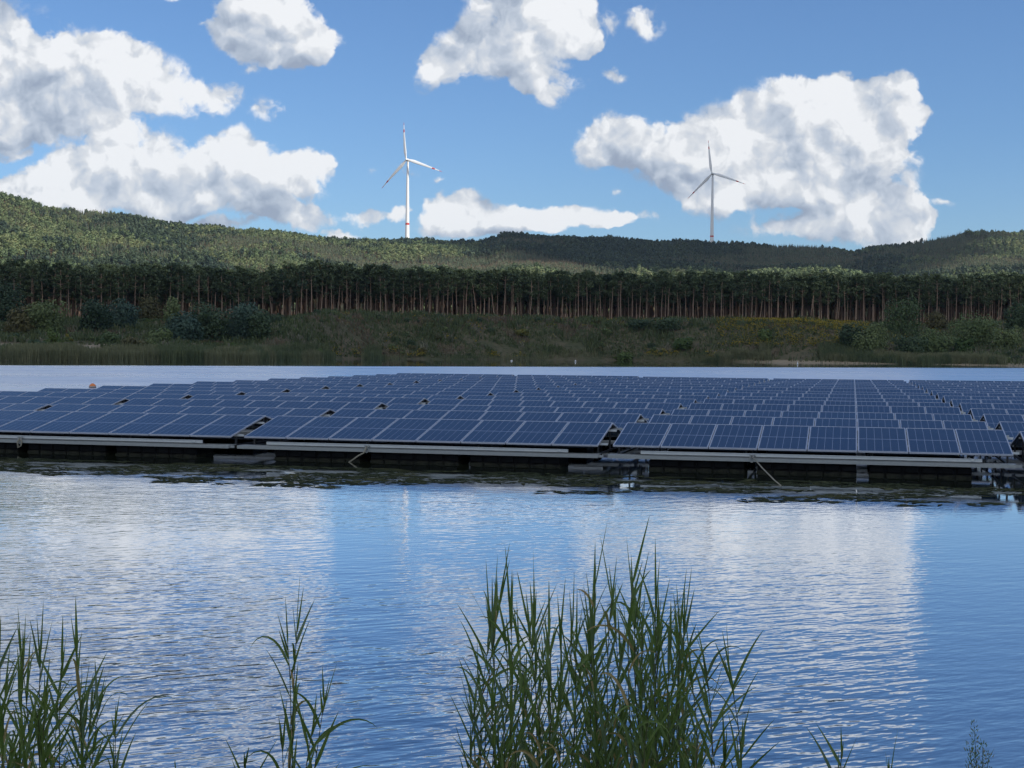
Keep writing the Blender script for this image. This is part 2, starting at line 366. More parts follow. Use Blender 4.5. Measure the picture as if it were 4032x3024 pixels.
def terrain(x, y):
    x = np.asarray(x, float); y = np.asarray(y, float)
    ys = np.maximum(y, 150.); u = np.clip(x / ys, -.6, .6)
    sy = np.interp(u, SH_U, SH_Y) + 5 * (fbm(x / 22, y / 400, 3, 3) - .5) * 2
    near = 7.6 + .6 * (fbm(x / 1.6, y * 0, 2, 8) - .5) + np.abs(x) * .02
    s = np.maximum(np.maximum(y - sy, near - y), np.abs(x) - 420)
    wl = 1 - sstep(-.19, -.125, u); wr = sstep(.19, .30, u)
    zl = np.interp(s, *PL); zc = np.interp(s, *PC); zr = np.interp(s, *PR)
    z = zl * wl + zr * wr + zc * (1 - wl - wr)
    # the photographer's bank
    zn = np.interp(s, [-400, -60, -6, -1, 0, 1.2, 3, 8, 60, 600], [-6, -3, -1.2, -.25, 0, .25, .75, 1.0, 1.8, 6])
    k = sstep(60, 20, y); z = z * (1 - k) + zn * k
    z = z + (fbm(x / 14, y / 9, 4, 11) - .5) * 1.6 * sstep(4, 20, s) * sstep(200, 240, y)
    # wooded hills
    pn = np.interp(u, PN_U, PN_Y); dr = np.interp(u, DR_U, DR_Y); er = np.interp(u, RU, RE)
    y0 = pn * 0 + 1130; yc = np.maximum(y, 1)
    eg = er - TREE_H / dr
    z0 = 32.0
    t = np.clip((y - y0) / (dr - y0), 0, 1)
    zr_ = CAM_H + eg * dr
    tt = t * (1 - .10 * np.sin(np.pi * t))
    zh = z0 + (zr_ - z0) * tt + (fbm(x / 150, y / 240, 4, 21) - .5) * 60 * np.sin(np.pi * np.clip(t, 0, 1)) * (1 - .6 * t)
    zb = CAM_H + eg * .965 * y
    kk = sstep(0, 120, y - dr)
    zh = np.where(y > dr, zr_ * (1 - kk) + zb * kk, zh)
    hk = sstep(-450, 60, y - y0)
    z = z * (1 - hk) + np.maximum(zh, 8) * hk
    far = sstep(3000, 4200, y); z = z * (1 - far) + 60 * far
    return z
def tz(x, y): return float(terrain(np.array([x]), np.array([y]))[0])
def ground_at(px, py, dmin=240, dmax=620):
    d = px_dir(px, py); ys = np.arange(dmin, dmax, .5); tzz = terrain(d.x * ys, ys); ray = CAM_H + d.z * ys
    hit = np.nonzero(tzz >= ray)[0]
    y = float(ys[hit[0]]) if len(hit) else dmax - 60
    return Vector((d.x * y, y, tz(d.x * y, y)))

def build_ground():
    xs = np.concatenate([np.linspace(-9000, -1300, 12), np.linspace(-1200, -310, 38), np.linspace(-300, 300, 201), np.linspace(310, 1200, 38), np.linspace(1300, 9000, 12)])
    ys = np.concatenate([np.linspace(-4000, -60, 12), np.linspace(-40, -4, 10), np.linspace(-3, 14, 40), np.linspace(16, 240, 24), np.linspace(243, 620, 150), np.linspace(632, 2500, 150), np.linspace(2560, 12000, 24)])
    X, Y = np.meshgrid(xs, ys); Z = terrain(X, Y); nx, ny = len(xs), len(ys)
    V = np.stack([X.ravel(), Y.ravel(), Z.ravel()], 1)
    i = np.arange(nx - 1)[None, :] + nx * np.arange(ny - 1)[:, None]; i = i.ravel()
    F = np.stack([i, i + 1, i + 1 + nx, i + nx], 1)
    def gm(g):
        geo = g.n('ShaderNodeNewGeometry'); p = geo.outputs['Position']
        n1 = g.noise(p, .07, 5, .6); n2 = g.noise(p, .9, 4, .6)
        c = g.mix(g.mr(n1, .38, .62), (.075, .080, .045, 1), (.125, .105, .070, 1))
        c = g.mix(g.mr(n2, .45, .7), c, (.045, .052, .026, 1))
        sepz = g.n('ShaderNodeSeparateXYZ', ins={0: p})
        low = g.m('MULTIPLY', g.mr(sepz.outputs[2], 4.6, 3.2), g.mr(g.noise(p, .045, 3, .5), .50, .62))
        low = g.m('MAXIMUM', g.m('MULTIPLY', low, g.mr(sepz.outputs[0], -70, -82)), g.m('MULTIPLY', g.mr(sepz.outputs[0], 60, 75), g.mr(sepz.outputs[2], .9, .5)))
        low = g.m('MAXIMUM', low, g.m('MULTIPLY', g.mr(sepz.outputs[0], -86, -91), g.m('MULTIPLY', g.mr(sepz.outputs[2], 3.4, 3.0), g.mr(sepz.outputs[1], 200, 220))))
        c = g.mix(low, c, (.28, .235, .17, 1))
        # forest floor of the hills
        c = g.mix(g.mr(g.m('ADD', sepz.outputs[2], g.m('MULTIPLY', n1, 1.0)), 9.5, 12.5), c, g.mix(n2, (.075, .048, .030, 1), (.11, .075, .045, 1)))
        return princ(g, c, .95, Specular_IOR_Level=.1)
    return obj('ground', npmesh('ground', V, F, [mat('ground', gm)], smooth=True), kind='structure')
build_ground()

def build_water():
    def wm(g):
        geo = g.n('ShaderNodeNewGeometry'); p = geo.outputs['Position']; sx = g.n('ShaderNodeSeparateXYZ', ins={0: p}); x, y = sx.outputs[0], sx.outputs[1]
        # wind: smooth under the far bank and beside the floats, ruffled in the open
        yc = g.m('MULTIPLY_ADD', x, .62, 236.0)
        farcalm = g.mr(g.m('SUBTRACT', y, yc), -8, 10, 1.0, .015)
        v_ = g.m('ADD', g.m('MULTIPLY_ADD', x, math.sin(AR_YAW), AR_Y), g.m('MULTIPLY', y, math.cos(AR_YAW)))
        nearcalm = g.mr(g.m('ABSOLUTE', g.m('ADD', v_, -2.0)), 5.0, 9.5, .22, 1.0)
        gust = g.mr(g.noise(g.v('MULTIPLY', p, (.5, 1, 1)), .16, 4, .55), .3, .7, .45, 1.3)
        uu = g.m('DIVIDE', x, g.m('MAXIMUM', y, 1.0))
        side = g.m('MULTIPLY', g.mr(uu, .20, .34, 1.0, .5), g.mr(uu, -.10, -.24, 1.0, 1.45))
        prof = g.m('ADD', g.mr(y, 10, 20, 1.12, .30), g.mr(y, 34, 75, 0, 1.2))
        amp = g.m('MULTIPLY', g.m('MULTIPLY', farcalm, nearcalm), g.m('MULTIPLY', g.m('MULTIPLY', gust, side), prof))
        # wave height, sampled three times for its slope (a Bump node would flatten far waves)
        hg = bpy.data.node_groups.new('wave_height', 'ShaderNodeTree')
        hg.interface.new_socket('P', in_out='INPUT', socket_type='NodeSocketVector'); hg.interface.new_socket('H', in_out='OUTPUT', socket_type='NodeSocketFloat')
        q = NT(hg); gi = q.n('NodeGroupInput'); go = q.n('NodeGroupOutput'); pp = gi.outputs[0]
        mp = q.n('ShaderNodeMapping', vector_type='TEXTURE'); q.set(mp.inputs[0], pp); mp.inputs['Rotation'].default_value = (0, 0, R(24)); mp.inputs['Scale'].default_value = (1.0, .42, 1.0)
        h1 = q.noise(mp.outputs[0], 3.1, 2, .5); h2 = q.noise(pp, 13.0, 1, .5); h3 = q.noise(q.v('MULTIPLY', pp, (1, 2.2, 1)), .7, 1, .5)
        q.set(go.inputs[0], q.m('ADD', q.m('ADD', q.m('MULTIPLY', h1, .0165), q.m('MULTIPLY', h2, .0010)), q.m('MULTIPLY', h3, .018)))
        def H(vec):
            nd = g.n('ShaderNodeGroup'); nd.node_tree = hg; g.set(nd.inputs[0], vec); return nd.outputs[0]
        e = .02; a0 = H(p); ax_ = H(g.v('ADD', p, (e, 0, 0))); ay_ = H(g.v('ADD', p, (0, e, 0)))
        k = g.m('DIVIDE', amp, -e)
        nx_ = g.m('MULTIPLY', g.m('SUBTRACT', ax_, a0), k); ny_ = g.m('MULTIPLY', g.m('SUBTRACT', ay_, a0), k)
        nrm = g.v('NORMALIZE', g.n('ShaderNodeCombineXYZ', ins={0: nx_, 1: ny_, 2: 1.0}).outputs[0])
        weed = g.m('MULTIPLY', g.mr(v_, -6.5, -2.5), g.mr(v_, 1.5, .5))
        col = g.mix(weed, (.045, .105, .190, 1), g.mix(g.noise(p, 2.6, 4, .6), (.012, .018, .012, 1), (.035, .042, .022, 1)))
        rg = g.m('ADD', .03, g.m('MULTIPLY', g.mr(y, 40, 80), g.m('MULTIPLY', farcalm, g.m('MULTIPLY', .30, g.mr(g.noise(g.v('MULTIPLY', p, (.25, 1, 1)), .06, 3, .6), .3, .7, .75, 1.15)))))
        fr = g.n('ShaderNodeFresnel', ins={'IOR': 1.33, 'Normal': nrm})
        df = g.n('ShaderNodeBsdfDiffuse', ins={0: col}); gl = g.n('ShaderNodeBsdfGlossy', ins={'Color': (.95, .97, 1.0, 1), 'Roughness': rg, 'Normal': nrm})
        fac = g.m('MULTIPLY_ADD', fr.outputs[0], 1.15, g.m('MULTIPLY_ADD', weed, -.16, .29), clamp=True)
        mx = g.n('ShaderNodeMixShader', ins={0: fac}); g.nt.links.new(df.outputs[0], mx.inputs[1]); g.nt.links.new(gl.outputs[0], mx.inputs[2])
        return mx.outputs[0]
    x0, x1, y0, y1 = -430, 430, 2, 470
    nx, ny = 40, 40
    X, Y = np.meshgrid(np.linspace(x0, x1, nx), np.linspace(y0, y1, ny)); V = np.stack([X.ravel(), Y.ravel(), X.ravel() * 0], 1)
    i = (np.arange(nx - 1)[None, :] + nx * np.arange(ny - 1)[:, None]).ravel()
    obj('lake_water', npmesh('lake_water', V, np.stack([i, i + 1, i + 1 + nx, i + nx], 1), [mat('lake_water', wm)]), kind='structure')
build_water()

# ------------------------------------------------------------------ plants
def quads(C, S, N=None, flat=0.0, rng=RNG, asp=1.0):
    """one small leaf-clump quad per centre, facing N (random when None)"""
    n = len(C); S = np.broadcast_to(np.asarray(S, float), (n,))
    if N is None: N = rng.normal(size=(n, 3))
    N = N + 1e-6; N[:, 2] += flat; N /= np.linalg.norm(N, axis=1)[:, None]
    A = np.cross(N, rng.normal(size=(n, 3))); A /= np.linalg.norm(A, axis=1)[:, None]; B = np.cross(N, A)
    A = A * S[:, None] * .5; B = B * S[:, None] * .5 * asp
    V = np.stack([C - A - B, C + A - B * .6, C + A * .7 + B, C - A * .8 + B * .8], 1).reshape(-1, 3)
    F = np.arange(4 * n).reshape(n, 4); return V, F
def lobed(n, r, h, z0, lobes, rng, spread=.6):
    """points near the surface of several lobes: C, outward N"""
    C, N = [], []
    for k in range(lobes):
        a = rng.uniform(0, 2 * np.pi); rr = r * spread * np.sqrt(rng.uniform(0, 1)); lz = z0 + h * rng.uniform(.25, .72)
        c = np.array([rr * np.cos(a), rr * np.sin(a), lz]); lr = r * rng.uniform(.38, .62); lh = h * rng.uniform(.22, .34)
        d = rng.normal(size=(n // lobes, 3)); d /= np.linalg.norm(d, axis=1)[:, None]; q = rng.uniform(.72, 1.08, (len(d), 1))
        C.append(c + d * q * np.array([lr, lr, lh])); N.append(d + rng.normal(size=d.shape) * .30)
    return np.concatenate(C), np.concatenate(N)

def pine_parts(seed):
    rng = np.random.default_rng(100 + seed); H = 20.0; lo = (.5, .48, .52, .46, .30, .36)[seed]
    lean = rng.normal(0, .35, 2); bend = rng.normal(0, .3, 2)
    def ax(t): return np.array([lean[0] * t + bend[0] * math.sin(t * 3), lean[1] * t + bend[1] * math.sin(t * 3), H * t])
    b = MB(); ts = [0, .03, .2, .4, .6, .8, .97]
    b.tube([ax(t) - np.array([0, 0, .6 if t == 0 else 0]) for t in ts], [.24, .20, .175, .155, .13, .09, .03], 6)
    cl = []
    for k in range(20 if seed < 4 else 27):
        t = lo + (.98 - lo) * rng.uniform(0, 1) ** .8; a = rng.uniform(0, 2 * math.pi); L = (1.08 - t) * 4.6 + .9; L = min(L, 2.7) * rng.uniform(.6, 1.1)
        p = ax(t); q = p + np.array([math.cos(a) * L, math.sin(a) * L, rng.uniform(-.1, .9)])
        b.tube([p, (p + q) / 2 + np.array([0, 0, .1]), q], [.05, .035, .015], 4); cl.append(q)
    for k in range(5): cl.append(ax(rng.uniform(.9, 1.0)) + rng.normal(0, .5, 3))
    for k in range(6):   # dead snags
        t = rng.uniform(.2, .5); a = rng.uniform(0, 2 * math.pi); p = ax(t); b.tube([p, p + np.array([math.cos(a) * .9, math.sin(a) * .9, .1])], [.025, .01], 3)
    C = []
    for c in cl:
        n = 24; d = rng.normal(size=(n, 3)); d /= np.linalg.norm(d, axis=1)[:, None]
        C.append(c + d * rng.uniform(.3, 1, (n, 1)) * np.array([1.15, 1.15, .62]))
    C = np.concatenate(C); V, F = quads(C, rng.uniform(.35, .75, len(C)), None, .5, rng)
    return b, V, F
PINES = [pine_parts(k) for k in range(6)]
def merged(b, V, F, name, m0, m1):
    me = bpy.data.meshes.new(name); nb = len(b.V)
    me.from_pydata(b.V + [tuple(v) for v in V], [], b.F + [tuple(int(i) + nb for i in f) for f in F])
    me.materials.append(m0); me.materials.append(m1)
    me.polygons.foreach_set('material_index', [0] * len(b.F) + [1] * len(F)); me.update(); return me

def scatter(name, pts, rot, scl, idx, variants, **props):
    me = bpy.data.meshes.new(name); me.vertices.add(len(pts)); me.vertices.foreach_set('co', np.asarray(pts, dtype=np.float32).ravel())
    for nm, tp, arr in (('rot', 'FLOAT', rot), ('idx', 'INT', idx)):
        a = me.attributes.new(nm, tp, 'POINT'); a.data.foreach_set('value', np.asarray(arr, dtype=np.float32 if tp == 'FLOAT' else np.int32))
    a = me.attributes.new('scl', 'FLOAT_VECTOR', 'POINT'); a.data.foreach_set('vector', np.asarray(scl, dtype=np.float32).ravel())
    me.update()
    col = bpy.data.collections.new(name + '_kinds')
    for k, vm in enumerate(variants):
        vo = bpy.data.objects.new('%s_kind_%02d' % (name, k), vm); col.objects.link(vo)
    ng = bpy.data.node_groups.new(name, 'GeometryNodeTree'); ng.is_modifier = True
    ng.interface.new_socket('Geometry', in_out='INPUT', socket_type='NodeSocketGeometry'); ng.interface.new_socket('Geometry', in_out='OUTPUT', socket_type='NodeSocketGeometry')
    N_ = ng.nodes; L_ = ng.links; gi = N_.new('NodeGroupInput'); go = N_.new('NodeGroupOutput')
    ci = N_.new('GeometryNodeCollectionInfo'); ci.inputs['Collection'].default_value = col; ci.inputs['Separate Children'].default_value = True; ci.inputs['Reset Children'].default_value = True
    def attr(nm, tp):
        a = N_.new('GeometryNodeInputNamedAttribute'); a.data_type = tp; a.inputs['Name'].default_value = nm; return [o for o in a.outputs if o.enabled and o.name == 'Attribute'][0]
    cx = N_.new('ShaderNodeCombineXYZ'); L_.new(attr('rot', 'FLOAT'), cx.inputs[2])
    ip = N_.new('GeometryNodeInstanceOnPoints'); L_.new(gi.outputs[0], ip.inputs['Points']); L_.new(ci.outputs[0], ip.inputs['Instance'])
    ip.inputs['Pick Instance'].default_value = True; L_.new(attr('idx', 'INT'), ip.inputs['Instance Index'])
    e2r = N_.new('FunctionNodeEulerToRotation'); L_.new(cx.outputs[0], e2r.inputs[0]); L_.new(e2r.outputs[0], ip.inputs['Rotation'])
    L_.new(attr('scl', 'FLOAT_VECTOR'), ip.inputs['Scale']); L_.new(ip.outputs[0], go.inputs[0])
    o = obj(name, me, **props); md = o.modifiers.new('scatter', 'NODES'); md.node_group = ng
    return o

def build_pines():
    bf = mat('pine_bark_painted_sun', lambda g: princ(g, g.mix(g.noise(g.n('ShaderNodeNewGeometry').outputs['Position'], .9, 4, .6), (.20, .14, .105, 1), (.50, .35, .25, 1)), .9))  # bark paled and warmed to paint sunlight onto the front trunks
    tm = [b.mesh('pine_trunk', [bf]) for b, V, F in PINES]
    cm = [npmesh('pine_crown', V, F, [M['pine']]) for b, V, F in PINES]
    rng = np.random.default_rng(5); n = 0
    # front edge of the wood: single trees
    for row in range(2):
        u = -.375 + row * .0016
        while u < .378:
            yl = np.interp(u, PN_U, PN_Y) + row * 4.5 + rng.uniform(0, 3.5); x = u * yl
            s = rng.uniform(.82, 1.12) * np.interp(u, [-.3, 0, .3], [.77, .80, .84]); k = int(rng.integers(0, 5) if u > -.17 else rng.choice([1, 3, 4, 5, 4, 5])); z = tz(x, yl)
            t = thing('pine_tree', 'tall slender pine with bare trunk in the front edge of the pine wood', 'pine tree', (x, yl, z - .1), rng.uniform(0, 6.28), 'pines along the front of the wood')
            if rng.uniform() < .25: t.rotation_euler = (rng.normal(0, .05), rng.normal(0, .07), t.rotation_euler[2])
            t.scale = (s * rng.uniform(.9, 1.1),) * 2 + (s,)
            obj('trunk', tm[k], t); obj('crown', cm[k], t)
            n += 1; u += rng.uniform(.0042, .0078)
    # the rest of the wood
    P = []
    for x in np.arange(-330, 340, 3.2):
        for y in np.arange(0, 118, 3.7):
            px, py = x + rng.uniform(-1.5, 1.5), 0
            yb = np.interp(px / 480, PN_U, PN_Y); py = yb + 9 + y + rng.uniform(-1.5, 1.5)
            yb = np.interp(px / py, PN_U, PN_Y); py = yb + 9 + y + rng.uniform(-1.5, 1.5)
            P.append((px, py))
    P = np.array(P); Z = terrain(P[:, 0], P[:, 1]) - .1; n2 = len(P)
    s = rng.uniform(.80, 1.14, n2) * np.interp(P[:, 0] / P[:, 1], [-.3, 0, .3], [.77, .80, .84])
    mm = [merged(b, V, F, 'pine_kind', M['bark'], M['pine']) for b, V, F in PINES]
    scatter('pine_wood', np.column_stack([P, Z]), rng.uniform(0, 6.28, n2), np.column_stack([s, s, s]), rng.integers(0, 6, n2), mm,
            kind='stuff', label='dense pine wood standing behind its front row of trees', category='pine wood')
    return n
build_pines()

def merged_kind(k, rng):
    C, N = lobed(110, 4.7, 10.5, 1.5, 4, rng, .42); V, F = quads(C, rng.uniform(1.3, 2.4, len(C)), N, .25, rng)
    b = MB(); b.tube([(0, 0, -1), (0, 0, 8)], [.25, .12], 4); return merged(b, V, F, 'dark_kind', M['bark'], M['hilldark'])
def build_hill_forest():
    rng = np.random.default_rng(9); kinds = []
    for k in range(4):   # round crowned broadleaf
        C, N = lobed(110, 4.7, 10.5, 1.5, 4, rng, .42); V, F = quads(C, rng.uniform(1.3, 2.4, len(C)), N, .25, rng)
        b = MB(); b.tube([(0, 0, -1), (0, 0, 8)], [.25, .12], 4); kinds.append(merged(b, V, F, 'broadleaf_kind', M['bark'], M['hill']))
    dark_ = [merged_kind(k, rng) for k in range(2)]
    for k in range(3):   # narrow conifers
        n = 84; t = np.sqrt(rng.uniform(0, 1, n)) ; z = 1.0 + (1 - t) * 11.0; a = rng.uniform(0, 6.28, n); r = (.2 + 2.1 * t) * rng.uniform(.75, 1.05, n)
        C = np.column_stack([np.cos(a) * r, np.sin(a) * r, z]); N = np.column_stack([np.cos(a), np.sin(a), np.full(n, .5)]) + rng.normal(size=(n, 3)) * .3
        V, F = quads(C, rng.uniform(.7, 1.4, n), N, 0, rng)
        b = MB(); b.tube([(0, 0, -1), (0, 0, 15)], [.2, .05], 4); kinds.append(merged(b, V, F, 'spruce_kind', M['bark'], M['spruce']))
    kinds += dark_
    st = 4.7; P = []
    ys = np.arange(1110, 2300, st)
    for y in ys:
        xs = np.arange(-.45 * y - 40, .45 * y + 40, st); P.append(np.column_stack([xs, np.full(len(xs), y)]))
    P = np.concatenate(P); P += rng.uniform(-1.9, 1.9, P.shape); u = P[:, 0] / P[:, 1]
    pn = np.interp(u, PN_U, PN_Y); dr = np.interp(u, DR_U, DR_Y)
    ok = (P[:, 1] > 1120) & (P[:, 1] < dr + 35)
    P = P[ok]; u = u[ok]; n = len(P); Z = terrain(P[:, 0], P[:, 1])
    con = fbm(P[:, 0] / 130, P[:, 1] / 170, 3, 31) + .06 * (u > -.13) - .06 * (u < -.2) + rng.normal(0, .05, n)
    idx = np.where(con > .60, 4 + rng.integers(0, 3, n), rng.integers(0, 4, n))
    dk = fbm(P[:, 0] / 60, P[:, 1] / 90, 3, 37) + .32 * sstep(-.06, .0, u) * sstep(.30, .25, u) * sstep(1600, 1750, P[:, 1]) + rng.normal(0, .05, n)  # random dark trees, plus extra on the shaded ridge to paint in its shade
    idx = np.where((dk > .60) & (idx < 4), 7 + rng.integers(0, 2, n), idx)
    s = (.42 + .42 * rng.uniform(0, 1, n) ** 1.4) * (.55 + .95 * fbm(P[:, 0] / 45, P[:, 1] / 60, 3, 33)); s = np.where((idx > 3) & (idx < 7), .52 + (s - .42) * .5, s)
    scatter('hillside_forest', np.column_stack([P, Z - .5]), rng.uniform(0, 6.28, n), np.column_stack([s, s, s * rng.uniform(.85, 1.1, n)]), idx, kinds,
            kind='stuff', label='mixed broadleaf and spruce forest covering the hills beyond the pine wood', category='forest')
    return n
build_hill_forest()

def bush_mesh(seed, w, h, kind):
    rng = np.random.default_rng(900 + seed); dens = int(np.clip(w * h * 26, 260, 2600)); lobes = max(5, int(w * 1.3))
    C, N = lobed(dens, w * .5, h, 0.0, lobes, rng, .62)
    # skirt towards the ground
    k = dens // 3; a = rng.uniform(0, 6.28, k); r = w * .42 * np.sqrt(rng.uniform(.3, 1, k)); C2 = np.column_stack([np.cos(a) * r, np.sin(a) * r, rng.uniform(.0, h * .4, k)])
    C = np.concatenate([C, C2]); N = np.concatenate([N, rng.normal(size=(k, 3)) + np.column_stack([np.cos(a), np.sin(a), a * 0])])
    C[:, 2] = np.maximum(C[:, 2], .15)
    V, F = quads(C, rng.uniform(.28, .62, len(C)) * (1 if w > 4 else .75), N, .2, rng)
    b = MB()
    for q in range(5):
        a = rng.uniform(0, 6.28); b.tube([(0, 0, -.3), (math.cos(a) * w * .12, math.sin(a) * w * .12, h * .35), (math.cos(a) * w * .28, math.sin(a) * w * .28, h * .7)], [.10, .07, .02], 4)
    return b, V, F
BUSHES = [  # x, base y, width, height in pixels of the 2212 view, kind, label
 (8,700,95,90,'dark','big rounded dark green bush cut by the left edge of the photo'),
 (45,724,85,60,'olive','low olive bush before the pine wood near the left edge'),
 (95,724,100,75,'green','broad green bush behind the grassy foreshore at far left'),
 (205,716,80,68,'dark','dark green rounded bush, left of the olive bush below the pines'),
 (262,712,85,66,'blue','blue green bush beside the olive bush on the left bank'),
 (318,692,75,55,'olive','yellowish olive bush in front of the pine trunks at left'),
 (372,700,45,62,'green','pale upright sapling among bushes on the left bank'),
 (400,738,95,72,'blue','blue green pine bush left of the two tall bushy pines'),
 (455,738,95,80,'dark','dark bushy young pine in the middle of the left clump'),
 (520,738,110,84,'blue','largest bluish young pine at the right end of the left clump'),
 (560,735,60,60,'dark','small dark young pine at the right foot of the left clump'),
 (592,700,60,26,'dark','low dark shrub under the pine trunks right of the left clump'),
 (115,745,36,36,'bright','small bright green bush standing alone on the left foreshore'),
 (150,738,18,18,'yellow','tiny yellowish bush beside the lone bright green bush'),
 (285,750,60,24,'olive','low olive scrub behind the reed belt at left'),
 (345,742,60,34,'green','low green scrub beside the bare sandy patch at left'),
 (235,742,60,24,'green','flat green scrub between foreshore grass and reed belt'),
 (1382,708,60,18,'dark','low dark scrub on top of the bank right of centre'),
 (1440,712,70,26,'dark','dark bramble patch near the bank top right of centre'),
 (1475,752,50,26,'bright','green scrub at the foot of the bank under the pale scree'),
 (1350,778,44,18,'bright','small leafy bush at the waterline right of the centre'),
 (1128,725,36,20,'yellow','small yellowish bush halfway up the middle of the bank'),
 (1655,735,34,24,'bright','bright green bush below the goldenrod slope'),
 (1838,752,56,62,'dark','dark bush at the left end of the right hand group'),
 (1880,762,80,68,'green','pale green willow bush behind the right reed belt'),
 (1950,728,96,80,'green','tallest rounded willow in the right hand group of bushes'),
 (2022,712,48,42,'olive','small olive bush between the tallest willow and the right clump'),
 (1965,764,74,40,'dark','low dark bush at the foot of the tallest willow'),
 (2020,762,76,52,'green','feathery green willow bush behind the tall reeds at right'),
 (2110,746,116,66,'green','wide willow bush near the right edge of the photo'),
 (2196,718,60,62,'dark','dark green bush cut by the right edge of the photo'),
 (2180,752,70,46,'green','green willow bush at the right edge behind the reeds'),
 (2085,762,50,32,'bright','yellow green low bush in front of the wide willow'),
]
for i, (bx, by, bw, bh, kd, lb) in enumerate(BUSHES):
    p = ground_at(bx, by); k = p.y / 3139
    b, V, F = bush_mesh(i, bw * k, bh * k * 1.12, kd)
    t = thing('young_pine' if 'young pine' in lb or 'pine bush' in lb else 'bush', lb, 'bush', (p.x, p.y, p.z - .25), random.uniform(0, 6), 'bushes on the far bank')
    obj('stems', b.mesh('bush_stems', [M['twig']]), t); obj('foliage', npmesh('bush_foliage', V, F, [BUSH[kd]]), t)

def blades(name, P, H, W, mats, mi, rng, lean=.18, **props):
    """upright leaf blades standing at points P"""
    n = len(P); a = rng.uniform(0, 3.1416, n); dx = np.cos(a) * W * .5; dy = np.sin(a) * W * .5
    lx = rng.normal(0, lean, n) * H; ly = rng.normal(0, lean, n) * H
    v0 = P + np.column_stack([-dx, -dy, np.zeros(n)]); v1 = P + np.column_stack([dx, dy, np.zeros(n)])
    v2 = P + np.column_stack([dx * .5 + lx, dy * .5 + ly, H]); v3 = P + np.column_stack([-dx * .5 + lx, -dy * .5 + ly, H * .95])
    V = np.stack([v0, v1, v2, v3], 1).reshape(-1, 3)
    return obj(name, npmesh(name, V, np.arange(4 * n).reshape(n, 4), mats, mi), **props)

